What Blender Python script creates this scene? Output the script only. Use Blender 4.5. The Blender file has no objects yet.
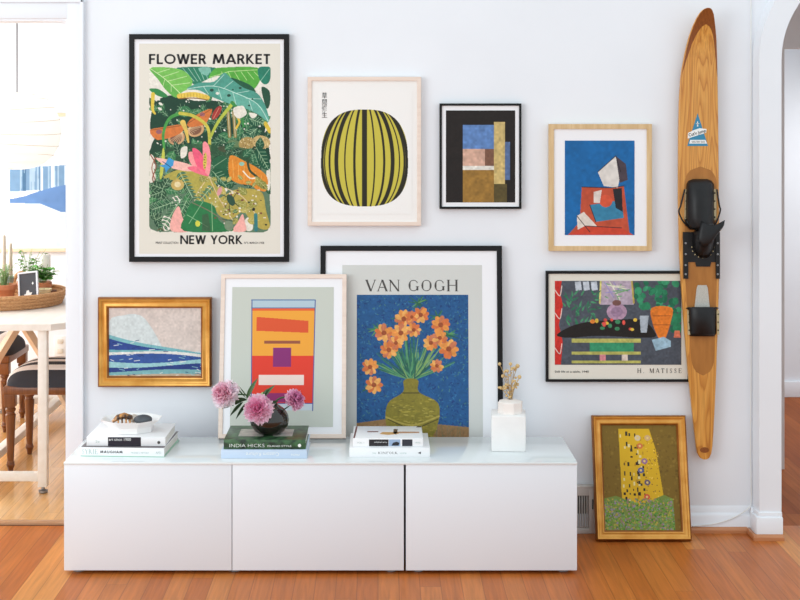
import bpy, bmesh, math, random
import numpy as np
from mathutils import Vector, Matrix
R = math.radians
rnd = random.Random(7)

# ------------------------------------------------------------------ camera, world, lights, exposure
scn = bpy.context.scene
COL = scn.collection
CX, CY, FPX, EYE = 378.0, 123.0, 1394.0, 1.59      # vanishing point, focal length (px at 800 wide), eye height
cam = bpy.data.cameras.new('camera')
cam.sensor_width = 36.0
cam.lens = FPX / 800 * 36.0
cam.shift_x = (400 - CX) / 800
cam.shift_y = (CY - 300) / 800
camo = bpy.data.objects.new('camera', cam); COL.objects.link(camo)
camo.location = (0, 0, EYE); camo.rotation_euler = (R(90), 0, 0)
scn.camera = camo

w = bpy.data.worlds.new('daylight'); scn.world = w; w.use_nodes = True
bgn = w.node_tree.nodes['Background']
bgn.inputs[0].default_value = (0.865, 0.955, 1.0, 1)
bgn.inputs[1].default_value = 1.16

def area(name, loc, target, sx, sy, power, color=(1, 1, 1)):
    l = bpy.data.lights.new(name, 'AREA'); l.shape = 'RECTANGLE'; l.size = sx; l.size_y = sy
    l.energy = power; l.color = color
    o = bpy.data.objects.new(name, l); COL.objects.link(o); o.location = loc
    o.rotation_euler = (Vector(target) - Vector(loc)).to_track_quat('-Z', 'Y').to_euler()
    return o
area('window_light', (-3.6, 1.6, 1.9), (0.4, 5.2, 0.8), 2.6, 2.0, 80, (0.95, 0.99, 1.0))
area('dining_window_light', (-3.3, 6.9, 1.35), (-1.2, 6.7, 0.0), 1.8, 1.4, 62, (1.0, 0.985, 0.96))
area('dining_overhead_fill', (-2.0, 6.6, 2.44), (-1.9, 7.0, 0), 1.8, 1.4, 9, (1.0, 0.99, 0.97))  # added fill facing down from under the dining ceiling, not a window
area('hall_fill_light', (2.9, 7.3, 1.6), (2.0, 7.6, 0.2), 0.8, 0.8, 10, (1, 1, 1))  # added fill that brightens the hall; no window is known there

vs = scn.view_settings
vs.view_transform = 'Standard'; vs.look = 'None'; vs.gamma = 1.0; vs.exposure = 0.0
vs.use_curve_mapping = False

# ------------------------------------------------------------------ helpers
def lin(c):
    c = np.asarray(c, float) / 255.0
    return np.where(c <= 0.04045, c / 12.92, ((c + 0.055) / 1.055) ** 2.4)
def L4(c): return (*[float(x) for x in lin(c)], 1.0)

def X(u, y): return (u - CX) * y / FPX          # world x of a photo column at depth y
def Z(v, y): return EYE - (v - CY) * y / FPX    # world z of a photo row at depth y
def YF(v, z): return FPX * (EYE - z) / (v - CY) # depth of a row on the level plane z

def material(name, rgb=(200, 200, 200), rough=0.5, metal=0.0, spec=0.5, attr=None, **kw):
    m = bpy.data.materials.new(name); m.use_nodes = True
    b = m.node_tree.nodes['Principled BSDF']
    b.inputs['Base Color'].default_value = L4(rgb)
    b.inputs['Roughness'].default_value = rough
    b.inputs['Metallic'].default_value = metal
    b.inputs['Specular IOR Level'].default_value = spec
    for k, v in kw.items(): b.inputs[k.replace('_', ' ')].default_value = v
    if attr:
        a = m.node_tree.nodes.new('ShaderNodeAttribute'); a.attribute_name = attr
        m.node_tree.links.new(a.outputs['Color'], b.inputs['Base Color'])
    return m

def N(m, t, **inp):
    n = m.node_tree.nodes.new(t)
    for k, v in inp.items():
        if k in n.inputs: n.inputs[k].default_value = v
        else: setattr(n, k, v)
    return n
def LK(m, a, b): m.node_tree.links.new(a, b)
def ramp(m, stops):
    n = m.node_tree.nodes.new('ShaderNodeValToRGB'); e = n.color_ramp.elements
    while len(e) < len(stops): e.new(0.5)
    for el, (p, c) in zip(e, stops): el.position = p; el.color = L4(c)
    return n

def mottled(name, c1, c2, scale=(6, 6, 6), rough=0.5, bump=0.0, detail=6, metal=0, spec=0.5, lo=0.35, hi=0.65):
    m = material(name, c1, rough, metal, spec)
    b = m.node_tree.nodes['Principled BSDF']
    tc = N(m, 'ShaderNodeTexCoord'); mp = N(m, 'ShaderNodeMapping'); mp.inputs['Scale'].default_value = scale
    LK(m, tc.outputs['Object'], mp.inputs[0])
    nz = N(m, 'ShaderNodeTexNoise', Scale=1.0, Detail=detail); LK(m, mp.outputs[0], nz.inputs['Vector'])
    r = ramp(m, [(lo, c1), (hi, c2)]); LK(m, nz.outputs['Fac'], r.inputs[0]); LK(m, r.outputs[0], b.inputs['Base Color'])
    if bump:
        bp = N(m, 'ShaderNodeBump', Strength=bump, Distance=0.01); LK(m, nz.outputs['Fac'], bp.inputs['Height']); LK(m, bp.outputs[0], b.inputs['Normal'])
    return m

def tag(o, label=None, cat=None, group=None, kind=None):
    if label: o['label'] = label
    if cat: o['category'] = cat
    if group: o['group'] = group
    if kind: o['kind'] = kind
    return o

def thing(name, label, cat, loc=(0, 0, 0), rot=(0, 0, 0), group=None):
    o = bpy.data.objects.new(name, None); COL.objects.link(o)
    o.empty_display_size = 0.05; o.location = loc; o.rotation_euler = rot
    return tag(o, label, cat, group)

class MB:
    def __init__(s): s.v = []; s.f = []; s.c = []
    def add(s, vs, fs, col=None):
        k = len(s.v); s.v += [tuple(map(float, p)) for p in vs]; s.f += [tuple(i + k for i in f) for f in fs]
        if col is not None: s.c += [col] * len(vs)
        return s
    def box(s, x0, x1, y0, y1, z0, z1, bev=0.0, seg=2):
        if bev <= 0:
            return s.add([(x0,y0,z0),(x1,y0,z0),(x1,y1,z0),(x0,y1,z0),(x0,y0,z1),(x1,y0,z1),(x1,y1,z1),(x0,y1,z1)],
                  [(0,3,2,1),(4,5,6,7),(0,1,5,4),(1,2,6,5),(2,3,7,6),(3,0,4,7)])
        bm = bmesh.new(); bmesh.ops.create_cube(bm, size=1)
        for v in bm.verts:
            v.co = Vector(((x0+x1)/2 + v.co.x*(x1-x0), (y0+y1)/2 + v.co.y*(y1-y0), (z0+z1)/2 + v.co.z*(z1-z0)))
        bmesh.ops.bevel(bm, geom=list(bm.edges), offset=bev, segments=seg, profile=0.5, affect='EDGES')
        bm.verts.index_update()
        s.add([v.co[:] for v in bm.verts], [[v.index for v in f.verts] for f in bm.faces]); bm.free(); return s
    def prism(s, pts, y0, y1):                    # outline in x,z extruded along y (front at y0)
        n = len(pts)
        return s.add([(p[0], y0, p[1]) for p in pts] + [(p[0], y1, p[1]) for p in pts],
              [tuple(range(n)), tuple(range(2*n-1, n-1, -1))] + [(i, i+n, (i+1) % n + n, (i+1) % n) for i in range(n)])
    def prismz(s, pts, z0, z1):                   # outline in x,y extruded along z
        n = len(pts)
        return s.add([(p[0], p[1], z0) for p in pts] + [(p[0], p[1], z1) for p in pts],
              [tuple(range(n-1, -1, -1)), tuple(range(n, 2*n))] + [(i, (i+1) % n, (i+1) % n + n, i+n) for i in range(n)])
    def lathe(s, prof, n=32, c=(0, 0, 0), rot=0.0, sy=1.0):    # profile of (radius, z)
        vs, fs = [], []
        for r, z in prof:
            for k in range(n):
                a = 2*math.pi*k/n + rot; vs.append((c[0] + r*math.cos(a), c[1] + sy*r*math.sin(a), c[2] + z))
        for i in range(len(prof)-1):
            for k in range(n):
                k2 = (k+1) % n; fs.append((i*n+k, i*n+k2, (i+1)*n+k2, (i+1)*n+k))
        fs.append(tuple(range(n-1, -1, -1))); fs.append(tuple((len(prof)-1)*n + k for k in range(n)))
        return s.add(vs, fs)
    def tube(s, pts, r, n=8, closed=False, flat=1.0):
        pts = [Vector(p) for p in pts]; m = len(pts)
        rs = r if isinstance(r, (list, tuple)) else [r]*m
        vs, fs = [], []; up = None
        for i, p in enumerate(pts):
            t = (pts[(i+1) % m] - pts[i-1]) if closed else (pts[min(i+1, m-1)] - pts[max(i-1, 0)])
            t.normalize()
            if up is None: up = Vector((0, 0, 1)) if abs(t.z) < 0.9 else Vector((1, 0, 0))
            up = (up - t*up.dot(t)); up.normalize(); sd = t.cross(up)
            for k in range(n):
                a = 2*math.pi*k/n; vs.append(p + rs[i]*(math.cos(a)*up*flat + math.sin(a)*sd))
        for i in range(m if closed else m-1):
            j = (i+1) % m
            for k in range(n): k2 = (k+1) % n; fs.append((i*n+k, i*n+k2, j*n+k2, j*n+k))
        if not closed: fs.append(tuple(range(n-1, -1, -1))); fs.append(tuple((m-1)*n+k for k in range(n)))
        return s.add(vs, fs)
    def sphere(s, c, r, n=12, sz=1.0, col=None):
        prof = [(max(1e-5, r*math.sin(math.pi*i/(n//2))), -r*sz*math.cos(math.pi*i/(n//2))) for i in range(n//2+1)]
        k = len(s.v); s.lathe(prof, n, c)
        if col is not None: s.c += [col]*(len(s.v)-k)
        return s
    def ring(s, x0, x1, z0, z1, prof):            # mitred picture-frame ring; prof = closed list of (inset, y)
        vs = []
        for d, y in prof: vs += [(x0+d, y, z0+d), (x1-d, y, z0+d), (x1-d, y, z1-d), (x0+d, y, z1-d)]
        fs = []; m = len(prof)
        for i in range(m):
            j = (i+1) % m
            for k in range(4): k2 = (k+1) % 4; fs.append((i*4+k, i*4+k2, j*4+k2, j*4+k))
        return s.add(vs, fs)
    def grid(s, rows, col=None):                  # rows of points -> sheet
        n = len(rows[0]); fs = []
        for i in range(len(rows)-1):
            for k in range(n-1): fs.append((i*n+k, i*n+k+1, (i+1)*n+k+1, (i+1)*n+k))
        return s.add([p for r in rows for p in r], fs, col)
    def build(s, name, m, parent=None, smooth=35, fix=True):
        me = bpy.data.meshes.new(name); me.from_pydata(s.v, [], s.f)
        if fix:
            bm = bmesh.new(); bm.from_mesh(me); bmesh.ops.recalc_face_normals(bm, faces=bm.faces); bm.to_mesh(me); bm.free()
        if s.c:
            ca = me.color_attributes.new('Col', 'FLOAT_COLOR', 'POINT')
            ca.data.foreach_set('color', np.array([L4(c) for c in s.c], np.float32).ravel())
        me.materials.append(m)
        if smooth:
            me.shade_smooth(); me.set_sharp_from_angle(angle=R(smooth))
        o = bpy.data.objects.new(name, me); COL.objects.link(o)
        if parent: o.parent = parent
        return o

def struct(name, mb, m, smooth=35):
    return tag(mb.build(name, m, None, smooth), kind='structure')

def catmull(pts, n=8, closed=True):
    pts = [np.array(p, float) for p in pts]; m = len(pts); out = []
    for i in range(m if closed else m-1):
        if closed: p0, p1, p2, p3 = pts[i-1], pts[i], pts[(i+1) % m], pts[(i+2) % m]
        else: p0, p1, p2, p3 = pts[max(i-1,0)], pts[i], pts[i+1], pts[min(i+2, m-1)]
        for k in range(n):
            t = k/n
            out.append(0.5*((2*p1) + (-p0+p2)*t + (2*p0-5*p1+4*p2-p3)*t*t + (-p0+3*p1-3*p2+p3)*t**3))
    if not closed: out.append(pts[-1])
    return out

# --- text as flat meshes
def text(s, name, parent, m, x0, x1, z0, z1, y, bold=0.0, flip=False, smooth=0, lay=False):
    cu = bpy.data.curves.new(name, 'FONT'); cu.body = s; cu.offset = bold; cu.resolution_u = 4
    t = bpy.data.objects.new(name, cu); COL.objects.link(t)
    dg = bpy.context.evaluated_depsgraph_get(); dg.update()
    me = bpy.data.meshes.new_from_object(t.evaluated_get(dg)); bpy.data.objects.remove(t); bpy.data.curves.remove(cu)
    n = len(me.vertices); co = np.zeros(n*3); me.vertices.foreach_get('co', co); co = co.reshape(-1, 3)
    lo, hi = co.min(0), co.max(0)
    px = (co[:, 0]-lo[0])/(hi[0]-lo[0]); pz = (co[:, 1]-lo[1])/(hi[1]-lo[1])
    if flip: px, pz = 1-px, 1-pz
    out = np.stack([x0+px*(x1-x0), np.full(n, y), z0+pz*(z1-z0)], 1)
    if lay: out = np.stack([x0+px*(x1-x0), z0+pz*(z1-z0), np.full(n, y)], 1)
    me.vertices.foreach_set('co', out.ravel()); me.update(); me.name = name
    me.materials.clear(); me.materials.append(m)
    o = bpy.data.objects.new(name, me); COL.objects.link(o); o.parent = parent
    return o

TH, TK = 0.06, 0.15
def _s(x, y, w=0.2): return ('l', x-w/2, y, x+w/2, y, 0.035)
GL = {
 'V': (0.84, [('l',.08,1,.43,0,TK),('l',.77,1,.43,0,TH),_s(.09,.98,.24),_s(.76,.98,.2)]),
 'A': (0.84, [('l',.07,0,.41,1,TH),('l',.41,1,.77,0,TK),('l',.19,.34,.62,.34,TH),_s(.08,.02,.2),_s(.76,.02,.24)]),
 'N': (0.92, [('l',.13,0,.13,1,TH),('l',.1,1,.79,0,TK),('l',.79,0,.79,1,TH),_s(.13,.02),_s(.1,.98),_s(.79,.98)]),
 'G': (0.94, [('a',.47,.5,.40,.49,48,318,.065,.16),('l',.78,.08,.78,.42,TK),_s(.78,.42,.26),('l',.74,.85,.77,.7,TH)]),
 'O': (0.96, [('a',.48,.5,.41,.49,0,360,.065,.16)]),
 'H': (0.96, [('l',.16,0,.16,1,TK),('l',.80,0,.80,1,TK),('l',.16,.52,.8,.52,TH),_s(.16,.02,.28),_s(.16,.98,.28),_s(.8,.02,.28),_s(.8,.98,.28)]),
 'M': (1.1, [('l',.14,0,.14,1,TH),('l',.16,1,.52,.05,TK),('l',.52,.05,.9,1,TH),('l',.92,0,.92,1,TK),_s(.14,.02),_s(.12,.98,.2),_s(.92,.02,.28),_s(.94,.98,.24)]),
 'T': (0.80, [('l',.40,0,.40,1,TK),('l',.05,.97,.75,.97,.06),('l',.06,1,.05,.75,TH),('l',.74,1,.75,.75,TH),_s(.4,.02,.28)]),
 'I': (0.44, [('l',.22,0,.22,1,TK),_s(.22,.02,.28),_s(.22,.98,.28)]),
 'S': (0.66, [('a',.32,.74,.21,.24,30,250,.06,.12),('a',.32,.26,.23,.25,-150,75,.06,.12),('l',.23,.56,.44,.45,.13),('l',.53,.92,.54,.72,TH),('l',.1,.28,.11,.06,TH)]),
 'E': (0.76, [('l',.16,0,.16,1,TK),('l',.1,.98,.66,.98,.05),('l',.16,.52,.52,.52,.05),('l',.1,.02,.68,.02,.05),('l',.65,1,.66,.78,TH),('l',.67,0,.69,.25,TH),('l',.52,.62,.52,.42,TH)]),
 'Y': (0.82, [('l',.08,1,.41,.48,TK),('l',.74,1,.41,.48,TH),('l',.41,0,.41,.5,TK),_s(.41,.02,.28),_s(.1,.98),_s(.73,.98)]),
 'R': (0.86, [('l',.16,0,.16,1,TK),('a',.32,.75,.27,.235,-90,90,.05,.14),('l',.16,.98,.34,.98,.05),('l',.16,.51,.34,.51,.05),('l',.38,.52,.76,0,TK),_s(.16,.02,.28),_s(.1,.98,.16),_s(.78,.02,.16)]),
 'K': (0.90, [('l',.16,0,.16,1,TK),('l',.2,.45,.74,1,TH),('l',.34,.6,.78,0,TK),_s(.16,.02,.28),_s(.16,.98,.28),_s(.74,.98),_s(.78,.02)]),
 'F': (0.72, [('l',.16,0,.16,1,TK),('l',.1,.98,.64,.98,.05),('l',.16,.52,.5,.52,.05),('l',.64,1,.65,.76,TH),_s(.16,.02,.28)]),
 'L': (0.72, [('l',.16,0,.16,1,TK),('l',.1,.02,.64,.02,.05),('l',.64,0,.66,.26,TH),_s(.16,.98,.28)]),
 '.': (0.34, [('l',.1,.06,.22,.06,.12)]), ' ': (0.42, []),
}
SW = 0.2
def _v(x, a=0, b=1): return ('l', x, a, x, b, SW)
def _h(y, a, b): return ('l', a, y, b, y, SW*.92)
GS = {
 'F': (.60, [_v(.1), _h(.92,.1,.58), _h(.50,.1,.52)]), 'L': (.58, [_v(.1), _h(.08,.1,.56)]), 'O': (1.04, [('a',.52,.5,.51,.51,0,360,SW,SW)]),
 'W': (1.14, [('l',.08,1,.33,0,SW),('l',.33,0,.57,1,SW),('l',.57,1,.81,0,SW),('l',.81,0,1.06,1,SW)]),
 'E': (.62, [_v(.1), _h(.92,.1,.58), _h(.50,.1,.54), _h(.08,.1,.58)]),
 'R': (.70, [_v(.1), ('a',.32,.70,.30,.30,-90,90,SW,SW), _h(.925,.1,.33), _h(.475,.1,.33), ('l',.34,.5,.60,0,SW*1.05)]),
 'M': (1.10, [('l',.1,0,.24,1,SW),('l',.24,1,.55,.1,SW),('l',.55,.1,.86,1,SW),('l',.86,1,1.0,0,SW)]),
 'A': (.92, [('l',.08,0,.46,1,SW),('l',.46,1,.84,0,SW),_h(.28,.2,.72)]),
 'K': (.74, [_v(.1), ('l',.14,.40,.58,1,SW), ('l',.22,.52,.64,0,SW)]), 'T': (.62, [_v(.31), _h(.92,.02,.60)]),
 'N': (.88, [_v(.1), ('l',.1,1,.78,0,SW), _v(.78)]), 'Y': (.74, [('l',.08,1,.37,.42,SW),('l',.66,1,.37,.42,SW),_v(.37,0,.46)]),
 'U': (.80, [_v(.1,.3,1), _v(.7,.3,1), ('a',.4,.34,.385,.345,180,360,SW,SW)]), 'G': (.98, [('a',.5,.5,.49,.51,45,350,SW,SW), _h(.46,.55,.98)]), 'H': (.80, [_v(.1), _v(.7), _h(.5,.1,.7)]),
 ' ': (.36, []),
}
def sans_text(*a, track=0.09): return serif_text(*a, track=track, font=GS)
def serif_text(s, name, parent, m, x0, x1, z0, z1, y, track=0.05, font=None):
    q = []; cur = 0
    for ch in s:
        adv, prims = (font or GL)[ch]
        for p in prims:
            if p[0] == 'l':
                _, a, b, c, d, wd = p; v = np.array([c-a, d-b]); ln = np.hypot(*v)
                nx = np.array([-v[1], v[0]])/ln*wd/2
                if abs(d-b) > 0.5 and abs(c-a) > 0.05: nx = np.array([wd/2*1.08, 0.0])     # slanted stems end level
                A, B = np.array([a, b]), np.array([c, d])
                q.append([A-nx, B-nx, B+nx, A+nx, cur])
            else:
                _, cx, cy, rx, ry, a0, a1, w0, w1 = p; k = 22
                for i in range(k):
                    P = []
                    for t in (a0+(a1-a0)*i/k, a0+(a1-a0)*(i+1)/k):
                        ca, sa = math.cos(R(t)), math.sin(R(t)); wd = w0+(w1-w0)*ca*ca
                        P.append((np.array([cx+(rx-wd*abs(ca)**1)*ca, cy+(ry-w0)*sa]), np.array([cx+rx*ca, cy+ry*sa])))
                    q.append([P[0][0], P[1][0], P[1][1], P[0][1], cur])
        cur += adv + track
    tot = cur - track; mb = MB()
    for e in q:
        mb.add([(x0+(p[0]+e[4])/tot*(x1-x0), y, z0+p[1]*(z1-z0)) for p in e[:4]], [(0, 1, 2, 3)])
    return mb.build(name, m, parent, 0, fix=False)

# --- a small painter: fills a dense sheet of coloured points with flat shapes (frame = photo columns and rows)
class Cv:
    def __init__(s, x0, y0, x1, y1, bg, res=3):
        s.b = (x0, y0, x1, y1); s.w = int((x1-x0)*res)+1; s.h = int((y1-y0)*res)+1
        s.gx = np.linspace(x0, x1, s.w); s.gy = np.linspace(y0, y1, s.h)
        s.im = np.empty((s.h, s.w, 3)); s.im[:] = bg
    def win(s, x0, y0, x1, y1):
        i0, i1 = np.searchsorted(s.gx, [x0, x1]); j0, j1 = np.searchsorted(s.gy, [y0, y1])
        XX, YY = np.meshgrid(s.gx[i0:i1], s.gy[j0:j1]); return (slice(j0, j1), slice(i0, i1)), XX, YY
    def put(s, sl, mask, c, al=1.0):
        a = (mask.astype(float)*al)[..., None]; s.im[sl] = s.im[sl]*(1-a) + np.array(c, float)*a
    def poly(s, pts, c, sm=0, al=1.0):
        if sm: pts = catmull(pts, sm)
        P = np.array(pts, float); sl, XX, YY = s.win(P[:,0].min(), P[:,1].min(), P[:,0].max(), P[:,1].max())
        ins = np.zeros(XX.shape, bool)
        for (xa, ya), (xb, yb) in zip(P, np.roll(P, -1, 0)):
            if ya == yb: continue
            cr = ((ya > YY) != (yb > YY)) & (XX < (xb-xa)*(YY-ya)/(yb-ya)+xa); ins ^= cr
        s.put(sl, ins, c, al); return s
    def ell(s, cx, cy, rx, ry, c, ang=0, al=1.0, soft=0):
        r = max(rx, ry)*1.6; sl, XX, YY = s.win(cx-r, cy-r, cx+r, cy+r)
        ca, sa = math.cos(R(ang)), math.sin(R(ang)); dx, dy = XX-cx, YY-cy
        d = ((dx*ca+dy*sa)/rx)**2 + ((-dx*sa+dy*ca)/ry)**2
        s.put(sl, np.clip((1.25-d)/0.5, 0, 1) if soft else d < 1, c, al); return s
    def line(s, pts, wd, c, sm=0, al=1.0):
        if sm: pts = catmull(pts, sm, False)
        P = np.array(pts, float); W = np.linspace(wd[0], wd[1], len(P)) if isinstance(wd, tuple) else np.full(len(P), float(wd))
        mw = W.max(); sl, XX, YY = s.win(P[:,0].min()-mw, P[:,1].min()-mw, P[:,0].max()+mw, P[:,1].max()+mw)
        m = np.zeros(XX.shape)
        for i in range(len(P)-1):
            a, b = P[i], P[i+1]; d = b-a; l2 = max(d@d, 1e-9)
            t = np.clip(((XX-a[0])*d[0]+(YY-a[1])*d[1])/l2, 0, 1)
            dist = np.hypot(XX-a[0]-t*d[0], YY-a[1]-t*d[1]); hw = (W[i]+t*(W[i+1]-W[i]))/2
            m = np.maximum(m, np.clip((hw-dist)/0.3+0.5, 0, 1))
        s.put(sl, m, c, al); return s
    def leaf(s, x, y, ln, wd, ang, c, vein=None, side=4, vw=0.4):
        ca, sa = math.cos(R(ang)), math.sin(R(ang))
        T = lambda a, b: (x+a*ca-b*sa, y+a*sa+b*ca)
        up = [T(ln*t, wd*math.sin(math.pi*t**0.75)/2) for t in np.linspace(0, 1, 12)]
        dn = [T(ln*t, -wd*math.sin(math.pi*t**0.75)/2) for t in np.linspace(1, 0, 12)]
        s.poly(up+dn, c)
        if vein is not None:
            s.line([T(0, 0), T(ln*.96, 0)], vw*1.3, vein)
            for k in range(side):
                t = (k+.6)/(side+.8); h = wd*math.sin(math.pi*t**0.75)/2*.85
                s.line([T(ln*t, 0), T(ln*min(t+.17, 1), h)], vw, vein); s.line([T(ln*t, 0), T(ln*min(t+.17, 1), -h)], vw, vein)
        return s
    def rough(s, amp, cell=2.0, seed=1, mask=None):      # patchy pigment: value noise in two octaves
        g = np.random.default_rng(seed); tot = np.zeros((s.h, s.w))
        for cl, a in ((cell, .6), (cell*3, .4)):
            nw, nh = int((s.b[2]-s.b[0])/cl)+3, int((s.b[3]-s.b[1])/cl)+3
            q = g.normal(size=(nh, nw)); fx = (s.gx-s.b[0])/cl; fy = (s.gy-s.b[1])/cl
            ix, iy = fx.astype(int), fy.astype(int); tx, ty = (fx-ix)[None, :], (fy-iy)[:, None]
            tot += a*((q[iy][:, ix]*(1-tx)+q[iy][:, ix+1]*tx)*(1-ty) + (q[iy+1][:, ix]*(1-tx)+q[iy+1][:, ix+1]*tx)*ty)
        s.im = np.clip(s.im*(1+amp*tot[..., None]), 0, 255); return s
    def build(s, name, parent, fx, fz, y, rough=0.55):
        xs = np.array([fx(u) for u in s.gx]); zs = np.array([fz(v) for v in s.gy])
        XX, ZZ = np.meshgrid(xs, zs); n = s.w*s.h
        co = np.stack([XX.ravel(), np.full(n, y), ZZ.ravel()], 1).astype(np.float32)
        i = np.arange(s.h-1)[:, None]*s.w + np.arange(s.w-1)[None, :]
        fc = np.stack([i, i+s.w, i+s.w+1, i+1], -1).reshape(-1, 4).astype(np.int32); nf = len(fc)
        me = bpy.data.meshes.new(name); me.vertices.add(n); me.vertices.foreach_set('co', co.ravel())
        me.loops.add(nf*4); me.loops.foreach_set('vertex_index', fc.ravel())
        me.polygons.add(nf); me.polygons.foreach_set('loop_start', np.arange(0, nf*4, 4, dtype=np.int32))
        me.update(calc_edges=True)
        ca = me.color_attributes.new('Col', 'FLOAT_COLOR', 'POINT')
        ca.data.foreach_set('color', np.concatenate([lin(s.im.reshape(-1, 3)), np.ones((n, 1))], 1).astype(np.float32).ravel())
        me.materials.append(M['ink'])
        o = bpy.data.objects.new(name, me); COL.objects.link(o); o.parent = parent
        return o

# ------------------------------------------------------------------ materials
M = {}
M['ink'] = material('printed_ink', rough=0.55, spec=0.3, attr='Col')
M['petal'] = material('petal', rough=0.6, spec=0.2, attr='Col')
_t = N(M['petal'], 'ShaderNodeBsdfTranslucent'); _a = N(M['petal'], 'ShaderNodeAttribute', attribute_name='Col'); LK(M['petal'], _a.outputs['Color'], _t.inputs[0])
_x = N(M['petal'], 'ShaderNodeMixShader'); _x.inputs[0].default_value = .42; LK(M['petal'], M['petal'].node_tree.nodes['Principled BSDF'].outputs[0], _x.inputs[1]); LK(M['petal'], _t.outputs[0], _x.inputs[2]); LK(M['petal'], _x.outputs[0], M['petal'].node_tree.nodes['Material Output'].inputs[0])
M['wall'] = mottled('wall_paint', (231, 234, 239), (234, 237, 242), (3, 3, 3), 0.7, 0.03, spec=0.25)
M['trim'] = material('trim_paint', (236, 239, 244), 0.45, spec=0.35)
M['lacquer'] = material('white_lacquer', (230, 234, 240), 0.28, spec=0.45)
M['glass_top'] = material('white_glass_top', (228, 233, 234), 0.07, spec=0.6)
M['carcass'] = material('cabinet_side', (228, 228, 232), 0.45)
M['dark_gap'] = material('dark_rubber', (40, 38, 40), 0.7)
M['black_frame'] = material('black_frame', (16, 16, 18), 0.45, spec=0.25)
M['blush_wood'] = mottled('blush_wood', (226, 206, 192), (234, 216, 203), (3, 3, 60), 0.5)
M['oak'] = mottled('light_oak', (203, 170, 122), (220, 190, 145), (60, 60, 6), 0.45)
M['white_mat'] = material('white_mat_board', (238, 238, 241), 0.8, spec=0.2)
M['cream_paper'] = material('cream_paper', (224, 219, 207), 0.8, spec=0.2)
M['grey_paper'] = material('pale_grey_paper', (206, 207, 203), 0.7, spec=0.2)
M['print_white'] = material('warm_white_paper', (238, 236, 233), 0.8, spec=0.2)
M['text_black'] = material('black_ink', (25, 25, 26), 0.6)
M['text_grey'] = material('charcoal_ink', (70, 68, 66), 0.6)
M['text_white'] = material('white_ink', (236, 238, 236), 0.6)
M['text_sage'] = material('sage_ink', (176, 196, 188), 0.6)
M['backing'] = material('backing_board', (120, 95, 70), 0.8)
M['gold'] = mottled('gilded_wood', (206, 142, 54), (224, 166, 78), (20, 20, 20), 0.36, metal=0.35, spec=0.5)
M['gold_edge'] = mottled('aged_gilt_edge', (135, 78, 22), (165, 100, 34), (20, 20, 20), 0.4, metal=0.3)
M['white_plastic'] = material('white_plastic', (232, 232, 230), 0.35)
M['steel'] = material('brushed_steel', (150, 150, 152), 0.35, metal=0.8)

def floor_mat(name, cols, rough, spec=0.4):
    m = material(name, cols[0], rough, spec=spec); b = m.node_tree.nodes['Principled BSDF']
    tc = N(m, 'ShaderNodeTexCoord'); sx = N(m, 'ShaderNodeSeparateXYZ'); LK(m, tc.outputs['Object'], sx.inputs[0])
    def mth(op, a, bb=None):
        n = N(m, 'ShaderNodeMath', operation=op)
        for i, q in enumerate((a, bb)):
            if q is None: continue
            if isinstance(q, (int, float)): n.inputs[i].default_value = q
            else: LK(m, q, n.inputs[i])
        return n.outputs[0]
    PW, PL = 0.072, 1.35
    xr = mth('DIVIDE', sx.outputs['X'], PW); row = mth('FLOOR', xr); fr = mth('FRACT', xr)
    wn = N(m, 'ShaderNodeTexWhiteNoise', noise_dimensions='1D'); LK(m, row, wn.inputs['W'])
    yy = mth('ADD', mth('DIVIDE', sx.outputs['Y'], PL), mth('MULTIPLY', wn.outputs['Value'], 7.3))
    pl = mth('FLOOR', yy); fy = mth('FRACT', yy)
    cb = N(m, 'ShaderNodeCombineXYZ'); LK(m, row, cb.inputs[0]); LK(m, pl, cb.inputs[1])
    w2 = N(m, 'ShaderNodeTexWhiteNoise', noise_dimensions='2D'); LK(m, cb.outputs[0], w2.inputs['Vector'])
    rp = ramp(m, [(0.0, cols[0]), (0.45, cols[1]), (0.8, cols[2]), (1.0, cols[3])]); LK(m, w2.outputs['Value'], rp.inputs[0])
    # grain
    ad = N(m, 'ShaderNodeVectorMath', operation='ADD'); LK(m, tc.outputs['Object'], ad.inputs[0]); LK(m, w2.outputs['Color'], ad.inputs[1])
    mp = N(m, 'ShaderNodeMapping'); mp.inputs['Scale'].default_value = (75, 3.5, 1); LK(m, ad.outputs[0], mp.inputs[0])
    nz = N(m, 'ShaderNodeTexNoise', Scale=1.0, Detail=7, Distortion=0.6); LK(m, mp.outputs[0], nz.inputs['Vector'])
    gr = ramp(m, [(0.3, (205, 205, 205)), (0.7, (255, 255, 255))]); LK(m, nz.outputs['Fac'], gr.inputs[0])
    mx = N(m, 'ShaderNodeMix', data_type='RGBA', blend_type='MULTIPLY'); mx.inputs['Factor'].default_value = 0.75
    LK(m, rp.outputs[0], mx.inputs[6]); LK(m, gr.outputs[0], mx.inputs[7])
    # seams between planks
    ed = mth('MAXIMUM', mth('MAXIMUM', mth('LESS_THAN', fr, 0.022), mth('GREATER_THAN', fr, 0.978)), mth('LESS_THAN', fy, 0.002))
    m2 = N(m, 'ShaderNodeMix', data_type='RGBA'); LK(m, mth('MULTIPLY', ed, 0.38), m2.inputs['Factor'])
    LK(m, mx.outputs[2], m2.inputs[6]); m2.inputs[7].default_value = L4((85, 42, 20))
    LK(m, m2.outputs[2], b.inputs['Base Color'])
    bp = N(m, 'ShaderNodeBump', Strength=0.06, Distance=0.004); LK(m, nz.outputs['Fac'], bp.inputs['Height']); LK(m, bp.outputs[0], b.inputs['Normal'])
    return m
M['floor'] = floor_mat('oak_floor', [(188, 102, 42), (198, 112, 48), (206, 122, 56), (222, 146, 76)], 0.36, 0.26)
M['dining_floor'] = floor_mat('honey_floor', [(222, 164, 98), (228, 172, 108), (234, 180, 118), (240, 190, 130)], 0.2)
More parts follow.
